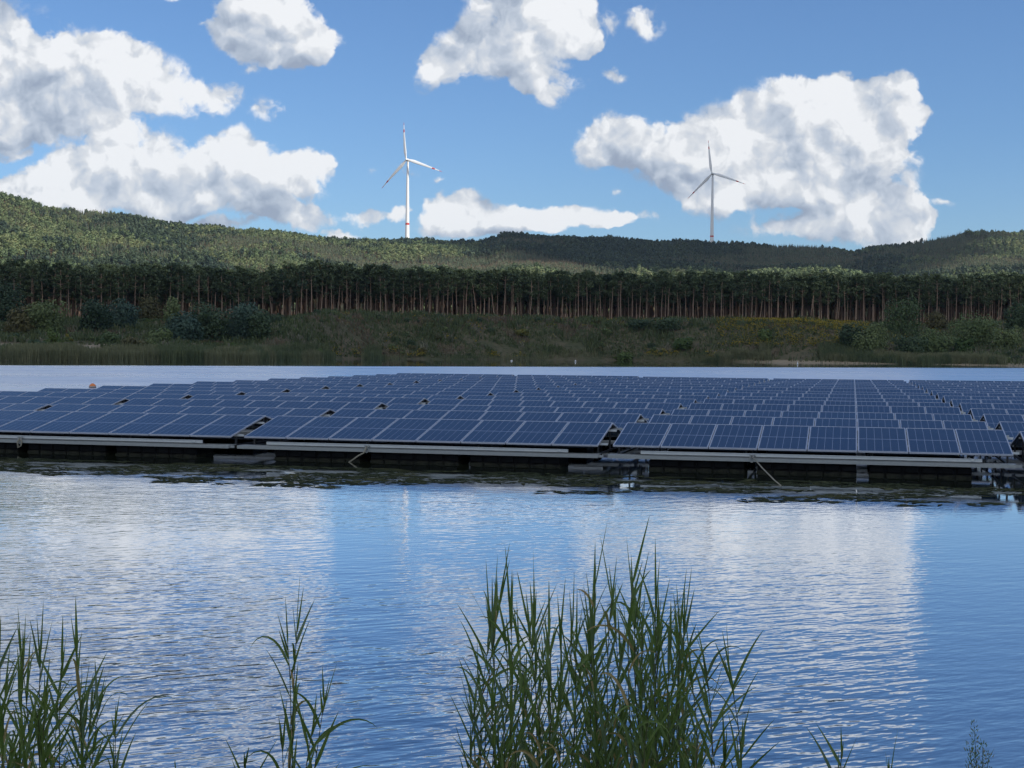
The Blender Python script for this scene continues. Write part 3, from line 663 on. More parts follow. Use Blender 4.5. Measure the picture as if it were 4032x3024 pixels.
def build_bank_vegetation():
    rng = np.random.default_rng(12)
    def pm(nm, a, b_, c, sc=.35):
        return foliage_mat(nm, [a, b_, c], sc, .15, objscale=0.0)
    mats = [pm('herb_green', (.070, .095, .040), (.11, .135, .056), (.15, .17, .07)), pm('herb_brown', (.12, .095, .062), (.18, .14, .090), (.22, .17, .11)),
            pm('herb_grey', (.16, .155, .11), (.22, .21, .15), (.27, .26, .18)), pm('flower_yellow', (.26, .20, .018), (.36, .27, .02), (.42, .32, .03), 2.0)]
    n = 90000; u = rng.uniform(-.40, .40, n); sy = np.interp(u, SH_U, SH_Y); pn = np.interp(u, PN_U, PN_Y)
    y = sy + 1.5 + (pn + 3 - sy) * rng.uniform(0, 1, n) ** 1.15; x = u * y; z = terrain(x, y)
    c = fbm(x / 9, y / 12, 3, 41) - .05; c2 = fbm(x / 3.2, y / 4, 2, 42)
    bare = (fbm(x / 16, y / 9, 3, 45) > .74) | ((np.abs(u - .120) < .009) & (z > 4) & (z < 9.5) & (fbm(x / 3, y / 3, 2, 49) > .45)) | ((u < -.315) & (z > 1.7) & (z < 3.1)) | ((z < 3.9) & (u < -.26) & (fbm(x / 9, y / 7, 2, 46) > .42))
    keep = ~bare & (z > .25); x, y, z, u, c, c2 = [q[keep] for q in (x, y, z, u, c, c2)]; n = len(x)
    mi = np.where(c > .58, 1, 0); mi = np.where(c2 > .66, 2, mi)
    tall = fbm(x / 6, y / 7, 3, 48); mi = np.where((tall > .60) & (mi == 1), 0, mi)
    H = rng.uniform(.35, 1.15, n) * np.where(mi == 2, .8, 1.0) * np.where(tall > .60, 1.9, 1.0)
    # goldenrod patches
    gold = ((u > .140) & (u < .245) & (z > 4.2) & (c2 > .38)) | ((u > -.125) & (u < -.06) & (z < 2.4) & (c2 > .45)) | ((u > -.02) & (u < .02) & (z < 1.6) & (c2 > .6)) | ((c2 > .68) & (z > 4) & (u > -.12) & (rng.uniform(0, 1, n) < .5)) | ((u > .09) & (u < .14) & (z < 3) & (c2 > .52))
    gold &= rng.uniform(0, 1, n) < np.where((u > .14) | (z < 2.4), .75, .35)
    P = np.column_stack([x, y, z - .05])
    blades('bank_vegetation', P[~gold], H[~gold], rng.uniform(.12, .5, (~gold).sum()), mats[:3], mi[~gold], rng, .25, kind='stuff', label='rough grass and herbs covering the far bank', category='vegetation')
    Pg = P[gold]; k = len(Pg); C = np.repeat(Pg, 3, 0) + np.column_stack([rng.normal(0, .3, 3 * k), rng.normal(0, .3, 3 * k), rng.uniform(.55, 1.35, 3 * k)])
    V, F = quads(C, rng.uniform(.12, .34, 3 * k), None, .4, rng)
    V2, F2 = quads(np.repeat(Pg, 2, 0) + np.column_stack([rng.normal(0, .2, 2 * k), rng.normal(0, .2, 2 * k), rng.uniform(.1, .8, 2 * k)]), rng.uniform(.3, .6, 2 * k), None, 0, rng)
    obj('goldenrod', npmesh('goldenrod', np.concatenate([V, V2]), np.concatenate([F, F2 + len(V)]), [mats[3], mats[0]], np.r_[np.zeros(len(F)), np.ones(len(F2))]), kind='stuff', label='yellow flowering goldenrod patches on the far bank', category='goldenrod')
    # reed belts along the far shore
    rm = [foliage_mat('reed_far', [(.16, .17, .09), (.23, .235, .125), (.30, .29, .16)], .5, .2, objscale=0.0), foliage_mat('reed_far_green', [(.10, .13, .065), (.15, .18, .085), (.20, .22, .10)], .4, .2, objscale=0.0)]
    n = 52000; u = rng.uniform(-.40, .40, n); u = np.where(rng.uniform(0, 1, n) < .35, rng.uniform(-.40, -.09, n), u); u = np.where(rng.uniform(0, 1, n) < .3, rng.uniform(.13, .40, n), u)
    sy = np.interp(u, SH_U, SH_Y); d = rng.uniform(-3.2, 8, n) * np.where((u < -.09) | (u > .17), 1, .35); d = np.where((u > .15) & (rng.uniform(0, 1, n) < .95), np.abs(d) + 3.2, d); y = sy + d; x = u * y; z = np.maximum(terrain(x, y), -.15)
    gap = fbm(x / 7, y / 50, 2, 52) < .36; keep = ~gap & ~((u > -.09) & (u < .12) & (rng.uniform(0, 1, n) < .5)); x, y, z, u = [q[keep] for q in (x, y, z, u)]; n = len(x)
    H = (1.7 + 1.0 * fbm(x / 5, y / 9, 2, 53)) * rng.uniform(.75, 1.1, n) * np.where((u > -.09) & (u < .14), .55, 1)
    blades('reed_belt', np.column_stack([x, y, z]), H, rng.uniform(.04, .14, n), rm, (fbm(x / 6, y / 20, 2, 54) > .5).astype(int), rng, .07, kind='stuff', label='belt of tall reeds along the far waterline', category='reeds')
build_bank_vegetation()
def build_bank_scrub():
    rng = np.random.default_rng(66); kinds = []
    for k, kd in enumerate(['dark', 'green', 'olive', 'bright', 'green', 'dark']):
        b, V, F = bush_mesh(60 + k, 3.0, 2.2, kd); kinds.append(merged(b, V, F, 'scrub_kind', M['twig'], BUSH[kd]))
    n = 1500; u = rng.uniform(-.38, .38, n); sy = np.interp(u, SH_U, SH_Y); pn = np.interp(u, PN_U, PN_Y); y = sy + 3 + (pn + 6 - sy) * rng.uniform(0, 1, n); x = u * y
    k = (fbm(x / 11, y / 11, 3, 91) > .57) | (rng.uniform(0, 1, n) < .06); gold = (u > .14) & (u < .24) & (y < 480) & (rng.uniform(0, 1, n) < .8); k &= ~gold
    x, y, u = x[k], y[k], u[k]; n = len(x); z = terrain(x, y); s = rng.uniform(.25, .85, n)
    scatter('bank_scrub', np.column_stack([x, y, z - .1]), rng.uniform(0, 6.28, n), np.column_stack([s * 1.2, s * 1.2, s]), rng.choice([0, 1, 2, 3, 4, 5], n), kinds, kind='stuff', label='low mixed scrub growing over the far bank', category='scrub')
build_bank_scrub()

# ------------------------------------------------------------------ floating solar array
PW, PLEN, PITCHW, GAP, RUN, ZB, ZT, ROWP = 1.04, 2.10, 1.06, .3213, 2.0592, .50, .908, 4.642
TILT = math.atan2(ZT - ZB, RUN)
TABLE = 8 * PITCHW + GAP
def panel_meshes():
    g = MB(); g.add([(.0, .0, .0), (PW, 0, 0), (PW, PLEN, 0), (0, PLEN, 0)], [(0, 1, 2, 3)], 0); g.add([(.004, .004, -.006), (PW - .004, .004, -.006), (PW - .004, PLEN - .004, -.006), (.004, PLEN - .004, -.006)], [(3, 2, 1, 0)], 1)
    gm = g.mesh('panel_glass', [M['panel'], M['back']])
    f = MB(); w = .017; z0, z1 = -.035, .003
    f.box(0, PW, 0, w, z0, z1); f.box(0, PW, PLEN - w, PLEN, z0, z1); f.box(0, w, w, PLEN - w, z0, z1); f.box(PW - w, PW, w, PLEN - w, z0, z1)
    return gm, f.mesh('panel_frame', [M['frame']])
GLASS, FRAME = panel_meshes()
def make_table():
    t = thing('solar_table', 'x', 'solar table', (0, 0, 0), 0, 'floating solar tables')
    L = 8 * PITCHW - .02
    def panel(i, back):
        if not back:
            p = obj('solar_panel', GLASS, t, (i * PITCHW, 0, ZB)); p.rotation_euler = (TILT, 0, 0)
        else:
            p = obj('solar_panel', GLASS, t, (i * PITCHW + PW, 2 * RUN + .05, ZB)); p.rotation_euler = (TILT, 0, math.pi)
        obj('panel_frame', FRAME, p)
    for i in range(8): panel(i, False)
    for i in range(8): panel(i, True)
    # clamps between panels
    c = MB()
    for i in range(1, 8):
        for s_ in (.38, .78, 1.34, 1.76):
            x = i * PITCHW - .02 + .002; yy = s_ * math.cos(TILT); zz = ZB + s_ * math.sin(TILT)
            c.box(x, x + .016, yy - .025, yy + .025, zz - .03, zz + .010)
    obj('panel_clamps', c.mesh('panel_clamps', [M['steel']]), t)
    # rafters: roof-shaped frames, their ends show in the gaps
    def rafter(x):
        r = MB(); w = .04; ridge = Vector((x, RUN + .025, ZT - .045))
        r.tube([(x, .05, ZB - .035), ridge], .032, 4, caps=True); r.tube([ridge, (x, 2 * RUN, ZB - .035)], .032, 4)
        r.box(x - .02, x + .02, .45, .50, .20, ZB + .05); r.box(x - .02, x + .02, 2 * RUN - .45, 2 * RUN - .40, .20, ZB + .05)
        r.box(x - .022, x + .022, .10, 2 * RUN - .05, .245, .285); r.box(x - .019, x + .019, RUN - .0, RUN + .05, .28, ZT - .08)
        return r.mesh('rafter', [M['dark_steel']])
    for x in (.07, 2.9, 5.6, L - .07): obj('rafter', rafter(x), t)
    p = MB()
    for s_ in (.42, 1.68):
        for bk in (0, 1):
            yy = s_ * math.cos(TILT); zz = ZB + s_ * math.sin(TILT) - .075; yy = yy if not bk else 2 * RUN + .05 - yy
            p.box(.03, L + .16, yy - .02, yy + .02, zz - .03, zz + .018)
    obj('purlins', p.mesh('purlins', [M['alu']]), t)
    r = MB(); r.box(.65, 7.82, -.20, -.15, .335, .400); r.box(.66, 7.81, -.215, -.2, .392, .40); r.box(7.6, 7.66, -.222, -.2, .35, .39)
    obj('upper_rail', r.mesh('upper_rail', [M['alu']]), t)
    r = MB(); r.box(-.08, 8.50, -.22, -.17, .225, .300); r.box(-.08, 8.50, -.17, .25, .285, .300); r.box(8.38, 8.62, -.16, -.12, .235, .29); r.box(8.36, 8.40, -.228, -.22, .25, .28)
    obj('lower_rail', r.mesh('lower_rail', [M['steel']]), t)
    fl = MB(); W = 2.13
    nr = 6; st = W / nr
    fl.bevbox(.02, W - .02, .03, .97, -.22, .215, .03)
    for k in range(nr):
        fl.bevbox(k * st + .025, (k + 1) * st - .025, 0, 1.0, .055, .205, .018); fl.bevbox(k * st + .012, (k + 1) * st - .012, -.02, 1.02, -.25, .045, .015)
    fm = fl.mesh('pontoon', [M['float']])
    for k in range(3):
        obj('pontoon', fm, t, (.80 + k * (W + .23), -.10, 0)); obj('pontoon', fm, t, (.80 + k * (W + .23), 2 * RUN - .85, 0))
    return t
ORD = 'first second third fourth fifth sixth seventh eighth ninth tenth eleventh twelfth thirteenth fourteenth fifteenth'.split()
def build_array():
    proto = make_table(); first = True
    for r in range(1, 16):
        cands = []
        for ti in range(-1, 12):
            if ti < 0: continue
            u0 = (ti - 3) * TABLE; v0 = (r - 1) * ROWP
            a, b = ar(u0, v0), ar(u0 + 8.48, v0)
            ua, ub = a.x / a.y, b.x / b.y
            if ub < -.46 or (ua > .44 and ti > 5): continue
            vis = ub > -.350 and ua < .352
            cands.append((ti, u0, v0, vis))
        k = 0; kr = 0
        for ti, u0, v0, vis in cands:
            t = proto if first else copy_tree(proto); first = False
            t.location = ar(u0, v0, random.uniform(-.012, .012)); t.rotation_euler = (random.gauss(0, .0035), random.gauss(0, .0012), -AR_YAW)
            rowname = 'front row' if r == 1 else ('last row at the back' if r == 15 else ORD[r - 1] + ' row from the front')
            if vis:
                t['label'] = 'floating solar table, %s, %s from the left edge' % (rowname, ORD[k]); k += 1
            else:
                t['label'] = 'floating solar table, %s, %s beyond the %s frame edge' % (rowname, ORD[kr] if k else 'just', 'right' if k else 'left'); kr += 1 if k else 0
    return
build_array()
print('array ok')

# mooring ropes
def rope(name, label, pts, r=.011, sh=None):
    t = thing(name, label, 'rope', pts[0], 0, 'mooring ropes of the array'); o0 = Vector(pts[0])
    b = MB(); P = [Vector(p) - o0 for p in pts]
    b.tube(P, r, 6); obj('rope_line', b.mesh('rope_line', [M['rope']], True), t)
    s_ = MB(); rr = .07
    ring = [Vector((math.sin(a) * rr * .55, 0, -rr + math.cos(a) * rr)) for a in np.linspace(0, 2 * math.pi, 13)]
    s_.tube(ring, .012, 5, caps=False); s_.tube([(-.05, -.01, .02), (.05, -.01, .03), (.08, 0, -.02)], .016, 5)
    obj('shackle', s_.mesh('shackle', [M['steel']], True), t)
    return t
def arp(px, py, v0): u_, z_ = px_on_array(px, py, v0); return ar(u_, v0, z_)
a = arp(43, 946, -.25); rope('mooring_rope', 'short slack mooring rope looped on the leftmost front rail', [a, a + Vector((-.05, -.02, -.10)), a + Vector((-.04, -.02, -.24)), a + Vector((.03, -.02, -.19)), a + Vector((.05, -.02, -.10)), a + Vector((.02, 0, -.04))], .02)
a = arp(792, 965, -.25); b_ = arp(751, 1000, -.45); b_.z = -.03
rope('mooring_rope', 'knotted mooring rope slanting down left into the water from the middle rail', [a, a + Vector((-.06, -.05, -.14)), a.lerp(b_, .5) + Vector((.02, 0, -.02)), b_], .018)
a = arp(1624, 985, -.25); wd = px_dir(1694, 1052); dd = -CAM_H / wd.z; b_ = Vector((wd.x * dd, dd, -.03))
rope('mooring_rope', 'taut mooring rope running down right into the water from the right table', [a, a.lerp(b_, .35) + Vector((0, 0, -.03)), a.lerp(b_, .7) + Vector((0, 0, -.03)), b_], .014)

def build_weed():
    rng = np.random.default_rng(77); n = 16000
    u_ = rng.uniform(-26, 22, n); v_ = -rng.uniform(.2, 1, n) ** .8 * 6.3 - .2
    c, s = math.cos(AR_YAW), math.sin(AR_YAW); a, b = u_ - AR_X, v_ - AR_Y; x = a * c + b * s; y = -a * s + b * c
    d = fbm(x / 1.3, y / .7, 3, 61); lim = .42 + .17 * sstep(-3.8, -6.5, v_) + .10 * sstep(-1.8, -.8, v_); k = d > lim; x, y = x[k], y[k]; n = len(x)
    L = rng.uniform(.05, .26, n); W = rng.uniform(.02, .07, n); a = rng.normal(0, .6, n)
    A = np.column_stack([np.cos(a) * L, np.sin(a) * L, rng.normal(0, .004, n)]); B = np.column_stack([-np.sin(a) * W, np.cos(a) * W, np.zeros(n)]); P = np.column_stack([x, y, np.full(n, .006)])
    V = np.stack([P - A, P - B, P + A, P + B], 1).reshape(-1, 3)
    m1 = foliage_mat('weed', [(.045, .055, .034), (.075, .085, .050), (.12, .12, .06)], 1.2, .0, .9, objscale=0, spec=0.0)
    obj('water_weed', npmesh('water_weed', V, np.arange(4 * n).reshape(n, 4), [m1]), kind='stuff', label='olive water weed floating in front of the solar array', category='water weed')
build_weed()

# small floats on the lake
def lathe(b, prof, n=12, m_=0):
    V = [(r * math.cos(2 * math.pi * k / n), r * math.sin(2 * math.pi * k / n), z) for r, z in prof for k in range(n)]
    F = [(i * n + k, i * n + (k + 1) % n, (i + 1) * n + (k + 1) % n, (i + 1) * n + k) for i in range(len(prof) - 1) for k in range(n)]
    b.add(V, F, m_)
def buoy(label, px, py, w, h, col, pole=False, dist=None, cat='buoy'):
    d = px_dir(px, py); D = dist or -CAM_H / d.z; t = thing('buoy', label, cat, (d.x * D, D, 0), 0, 'buoys on the lake')
    b = MB(); lathe(b, [(0.01, -.12), (w * .35, -.1), (w * .5, .05), (w * .46, h * .5), (w * .3, h * .8), (w * .12, h * .93), (.01, h)]); obj('float_body', b.mesh('buoy_body', [M[col]], True), t)
    b = MB(); lathe(b, [(w * .51, .02), (w * .53, .04), (w * .53, .09), (w * .51, .11)]); obj('band', b.mesh('buoy_band', [M['steel']], True), t)
    if pole:
        b = MB(); b.tube([(0, 0, h * .9), (0, 0, h * 1.5)], .05, 6); b.box(-.12, .12, -.02, .02, h * 1.35, h * 1.6); obj('top_mark', b.mesh('top_mark', [M[col]]), t)
buoy('low wide white buoy near the middle of the far shore', 1105, 780, .62, .28, 'white')
buoy('upright white buoy off the far shore right of centre', 1243, 782, .36, .52, 'white')
buoy('small white marker buoy with top mark off the right reed belt', 1723, 787, .32, .42, 'white', True)
buoy('orange buoy just behind the left edge of the solar array', 200, 838, .45, .30, 'orange')
def buoy_line():
    d0, d1 = px_dir(-30, 777.5), px_dir(195, 778); D0, D1 = -CAM_H / d0.z, -CAM_H / d1.z
    a, b = Vector((d0.x * D0, D0, .02)), Vector((d1.x * D1, D1, .02)); t = thing('buoy_line', 'string of small pale orange floats along the left reed belt', 'buoy line', a)
    m_ = MB(); m_.tube([(0, 0, 0), (b - a) * .5 + Vector((0, -.5, 0)), b - a], .02, 4); obj('line', m_.mesh('line', [M['rope']]), t)
    for k in range(26):
        if k in (7, 13, 14, 20): continue
        f = MB(); lathe(f, [(.01, -.08), (.12, -.04), (.15, .04), (.10, .14), (.01, .17)], 8)
        me = bpy.data.meshes.get('line_float') or f.mesh('line_float', [M['orange']], True)
        q = (b - a) * ((k + .5) / 26); q.y -= .5 * (1 - abs(k - 12.5) / 13); obj('float', me, t, q)
buoy_line()

# ------------------------------------------------------------------ wind turbines
def make_turbine(label, hubpx, D, base_hub=145.0, red=True):
    hub = px_at(hubpx[0], hubpx[1], D); gz = tz(hub.x, hub.y); H = hub.z - gz
    t = thing('wind_turbine', label, 'wind turbine', (hub.x, hub.y, gz), 0, 'wind turbines behind the hills')
    b = MB(); hs = [-3, 0, 30, 60, 75, 79.2, 84, H * .75, H - 3]
    hs = sorted([h for h in hs if h < H - 2.5] + [H - 2.5])
    def rad(z): return 3.9 - 2.25 * (max(z, 0) / H) ** .9
    zr0 = 200
    b.tube([(0, 0, h) for h in hs], [rad(h) for h in hs], 20)
    ob = obj('tower', b.mesh('tower', [M['white']], True), t)
    zr = px_at(hubpx[0], {True: 484, False: 511}[red], D).z - gz
    r = MB(); r.tube([(0, 0, zr - 1.8), (0, 0, zr + 1.8)], rad(zr) + .03, 20, caps=False); obj('red_ring', r.mesh('red_ring', [M['red']], True), t)
    yaw = R(20)   # rotor axis turned left of the viewer
    ax = Vector((-math.sin(yaw), -math.cos(yaw), 0.06)).normalized(); side = Vector((math.cos(yaw), -math.sin(yaw), 0)); up = Vector((0, 0, 1))
    n_ = MB(); prof = [(-4.2, .6), (-4.0, 1.6), (-2.5, 2.1), (1.5, 2.2), (5.5, 1.9), (7.5, 1.2), (7.9, .3)]
    V = []; F = []; K = 12
    for (l, rr) in prof:
        for k in range(K):
            a = 2 * math.pi * k / K; c_ = math.copysign(abs(math.cos(a)) ** .6, math.cos(a)); s_ = math.copysign(abs(math.sin(a)) ** .6, math.sin(a)); V.append(-ax * l + side * rr * c_ + up * rr * s_ + Vector((0, 0, H)))
    for i in range(len(prof) - 1):
        for k in range(K): F.append((i * K + k, i * K + (k + 1) % K, (i + 1) * K + (k + 1) % K, (i + 1) * K + k))
    F.append(tuple(range(K))); F.append(tuple(range((len(prof) - 1) * K, len(prof) * K)))
    n_.add(V, F, 0); 
    n_.box(-2.35, 2.35, -5.0, 1.0, -.5, .5, 1, Matrix.Translation((0, 0, H)) @ Matrix.Rotation(-yaw, 4, 'Z') @ Matrix.Translation((0, 2, .2)))
    obj('nacelle', n_.mesh('nacelle', [M['white'], M['red']], True), t)
    hc = Vector((0, 0, H)) + ax * 5.6
    rot = thing_part('rotor_hub', t, hc)
    h_ = MB(); V = []; F = []
    for (l, rr) in ((-1.6, 1.7), (0, 1.9), (1.2, 1.6), (2.1, .9), (2.5, .1)):
        for k in range(K): a = 2 * math.pi * k / K; V.append(ax * l + side * rr * math.cos(a) + up * rr * math.sin(a))
    for i in range(4):
        for k in range(K): F.append((i * K + k, i * K + (k + 1) % K, (i + 1) * K + (k + 1) % K, (i + 1) * K + k))
    h_.add(V, F); rot.data = h_.mesh('rotor_hub', [M['white']], True)
    Rr = 64.0
    for a0 in (-9, 109, 226):
        a = R(a0); rd = side * math.sin(a) + Vector((0, 0, 1)) * math.cos(a); rd = (rd - ax * rd.dot(ax)).normalized(); ch = ax.cross(rd).normalized()
        bl = MB(); K2 = 10; rings = []; cuts = [0, .02, .06, .12, .2, .3, .42, .55, .66, .72, .722, .80, .802, .92, .922, .97, 1.0]
        for tt in cuts:
            s = tt * Rr; c = 2.4 if tt < .03 else (2.4 + (5.4 - 2.4) * min(1, (tt - .02) / .16) if tt < .18 else 5.4 * max(0., 1 - (tt - .18) / .82) ** .82 + .28); th = 2.1 if tt < .03 else max(.10, 2.0 * max(0., 1 - tt) ** 1.7)
            tw = R(14) * (1 - tt) ** 2 + R(6); cc = ch * math.cos(tw) - ax * math.sin(tw); tn = ch * math.sin(tw) + ax * math.cos(tw)
            ctr = rd * s - ax * (7.5 * tt ** 2) + cc * (c * .18)
            rings.append([ctr + cc * (c * .5 * math.cos(2 * math.pi * k / K2)) + tn * (th * .5 * math.sin(2 * math.pi * k / K2)) for k in range(K2)])
        V = [v for rg in rings for v in rg]
        for i in range(len(cuts) - 1):
            mm = 1 if (.721 < (cuts[i] + cuts[i + 1]) / 2 < .801 or (cuts[i] + cuts[i + 1]) / 2 > .921) else 0
            base = len(bl.V); bl.V += [tuple(v) for v in rings[i] + rings[i + 1]]
            for k in range(K2): bl.F.append((base + k, base + (k + 1) % K2, base + K2 + (k + 1) % K2, base + K2 + k)); bl.M.append(mm)
        obj('rotor_blade', bl.mesh('rotor_blade', [M['white'], M['red']], True), t, hc)
    return t
def thing_part(name, parent, loc):
    o = bpy.data.objects.new(name, bpy.data.meshes.new(name)); COL.objects.link(o); o.parent = parent; o.location = loc; return o
make_turbine('bright sunlit wind turbine with red blade bands, left of centre', (881, 346), 2370, red=True)
make_turbine('shaded grey wind turbine standing in front of the big right cloud', (1539.5, 375.5), 2680, red=False)

# ------------------------------------------------------------------ reeds on the near bank
def reed_mats():
    def b(cols):
        def f(g):
            geo = g.n('ShaderNodeNewGeometry'); p = geo.outputs['Position']; nz = g.noise(p, 7.0, 3, .6); n2 = g.noise(g.v('MULTIPLY', p, (60, 60, 3)), 1.0, 2, .5)
            c = g.mix(g.mr(nz, .3, .7), c4(cols[0]), c4(cols[1])); c = g.mix(g.mr(n2, .35, .7, 0, .35), c, c4(cols[2]))
            pr = princ(g, c, .42, Specular_IOR_Level=.35); t = g.n('ShaderNodeBsdfTranslucent'); g.set(t.inputs[0], g.mix(.5, c, (.22, .30, .04, 1)))
            mx = g.n('ShaderNodeMixShader', ins={0: .34}); g.nt.links.new(pr, mx.inputs[1]); g.nt.links.new(t.outputs[0], mx.inputs[2]); return mx.outputs[0]
        return f
    return [mat('reed_leaf', b([(.060, .120, .034), (.115, .190, .048), (.20, .24, .07)])), mat('reed_leaf_blue', b([(.075, .13, .070), (.13, .19, .11), (.20, .25, .16)])),
            mat('reed_dry', b([(.24, .18, .075), (.36, .28, .13), (.45, .36, .18)])), mat('reed_stem', b([(.040, .060, .025), (.075, .085, .035), (.12, .12, .05)]))]
RM = reed_mats()
def leaf(b, base, d0, L, W, droop, m_, rng, fold=.0):
    """ribbon leaf, folded along its midrib"""
    n = 9; d = Vector(d0).normalized(); p = Vector(base); side = d.cross(Vector((rng.normal() * .3, rng.normal() * .3 - .6, rng.normal() * .5)))
    if side.length < .1: side = d.cross(Vector((0, 1, 0)))
    side.normalize(); V = []; F = []
    tws = rng.normal(0, .25)
    for i in range(n + 1):
        t = i / n; w = W * .5 * min(1, (t + .05) / .22) ** .8 * (1 - t) ** .72 if t < 1 else 0
        nrm = side.cross(d).normalized()
        V += [p - side * w + nrm * w * .35, p, p + side * w + nrm * w * .35]
        d = (d + Vector((0, 0, -droop / n * (.4 + 1.6 * t)))).normalized(); p = p + d * (L / n)
        side = (Quaternion(d, tws / n) @ side); side = (side - d * side.dot(d)).normalized()
    for i in range(n):
        for k in (0, 1): F.append((i * 3 + k, i * 3 + k + 1, i * 3 + 4 + k, i * 3 + 3 + k))
    b.add(V, F, m_)
def reed(top, base, rng, parent=None, nleaf=9, name='reed_stalk', dens=1.0, dry=.06, top_leaf=True, Ls=(.20, .38)):
    """stalk with alternate leaves between base and top (world points)"""
    t0 = parent
    base, top = Vector(base), Vector(top); o0 = base if parent is None else Vector(parent.location)
    axis = top - base; H = axis.length; bow = Vector((rng.normal(0, .03), rng.normal(0, .03), 0)) * H
    def ax(t): return base + axis * t + bow * math.sin(math.pi * t) - o0
    b = MB(); tl = .80; ks = np.linspace(0, tl, 9); b.tube([ax(k) for k in ks], [.0036 * (1 - .6 * k) for k in ks], 5, 0)
    lf = MB(); aa = rng.uniform(0, 6.28)
    for k in range(nleaf):
        t = .18 + (tl - .18) * ((k + rng.uniform(-.3, .3)) / nleaf) if nleaf > 1 else tl
        aa += math.pi + rng.normal(0, .5); out = rng.uniform(.18, .55) + (.30 if rng.uniform() < .12 else 0)
        d = Vector((math.cos(aa) * out, math.sin(aa) * out * .8, 1.0 - out * .35)) + Vector((.05, 0, 0))
        L = rng.uniform(*Ls) * (1 if t < .75 else .9); W = rng.uniform(.012, .025); dr = rng.choice([.15, .5, 1.6, 2.6], p=[.50, .32, .12, .06])
        mi = 2 if rng.uniform() < dry * (2.2 - 2 * t) else (1 if rng.uniform() < .16 else 0)
        if mi == 2: dr = 2.2
        leaf(lf, ax(max(t, .05)), d, L, W, dr, mi, rng)
    if top_leaf:
        for q in range(3):
            d = (ax(1.0) - ax(tl)).normalized() + Vector((rng.normal(0, .10), rng.normal(0, .10), 0)); leaf(lf, ax(tl - .03 * q), d, H * (1 - tl) * (1.05 - .18 * q), rng.uniform(.010, .019), .05, 0, rng)
    if parent is None: return b, lf
    st = obj(name, b.mesh('reed_stem', [RM[3]], True), parent); obj('leaves', lf.mesh('reed_leaves', RM[:3], False), st)
def single_reed(label, px, py, dist, rng, nleaf=9, bx=None, **kw):
    top = px_at(px, py, dist); bx_ = px_dir(bx if bx is not None else px + rng.uniform(-25, 10), 1659).x * dist
    base = Vector((bx_, dist + rng.normal(0, .1), -.05)); base.z = max(tz(base.x, base.y), -.3)
    t = thing('reed', label, 'reed', base, 0, 'single reeds on the near shore')
    b, lf = reed(top, base, rng, None, nleaf, **kw); obj('stem', b.mesh('reed_stem', [RM[3]], True), t); obj('leaves', lf.mesh('reed_leaves', RM[:3]), t)
def clump(label, tops, rng, dist=(7.0, 8.2), **kw):
    c = px_dir(np.mean([t[0] for t in tops]), 1500).x * 7.5; t = thing('reed_clump', label, 'reeds', (c, 7.5, 0), 0, 'reed clumps on the near shore')
    for q in tops:
        x, y = q[0], q[1]; D = q[2] if len(q) > 2 else rng.uniform(*dist)
        top = px_at(x, y, D); bxx = px_dir(x + rng.normal(-4, 26), 1700).x * D; base = Vector((bxx, D + rng.normal(0, .12), 0)); base.z = max(tz(base.x, base.y), -.3)
        reed(top, base, rng, t, nleaf=int(rng.integers(8, 14)), **kw)
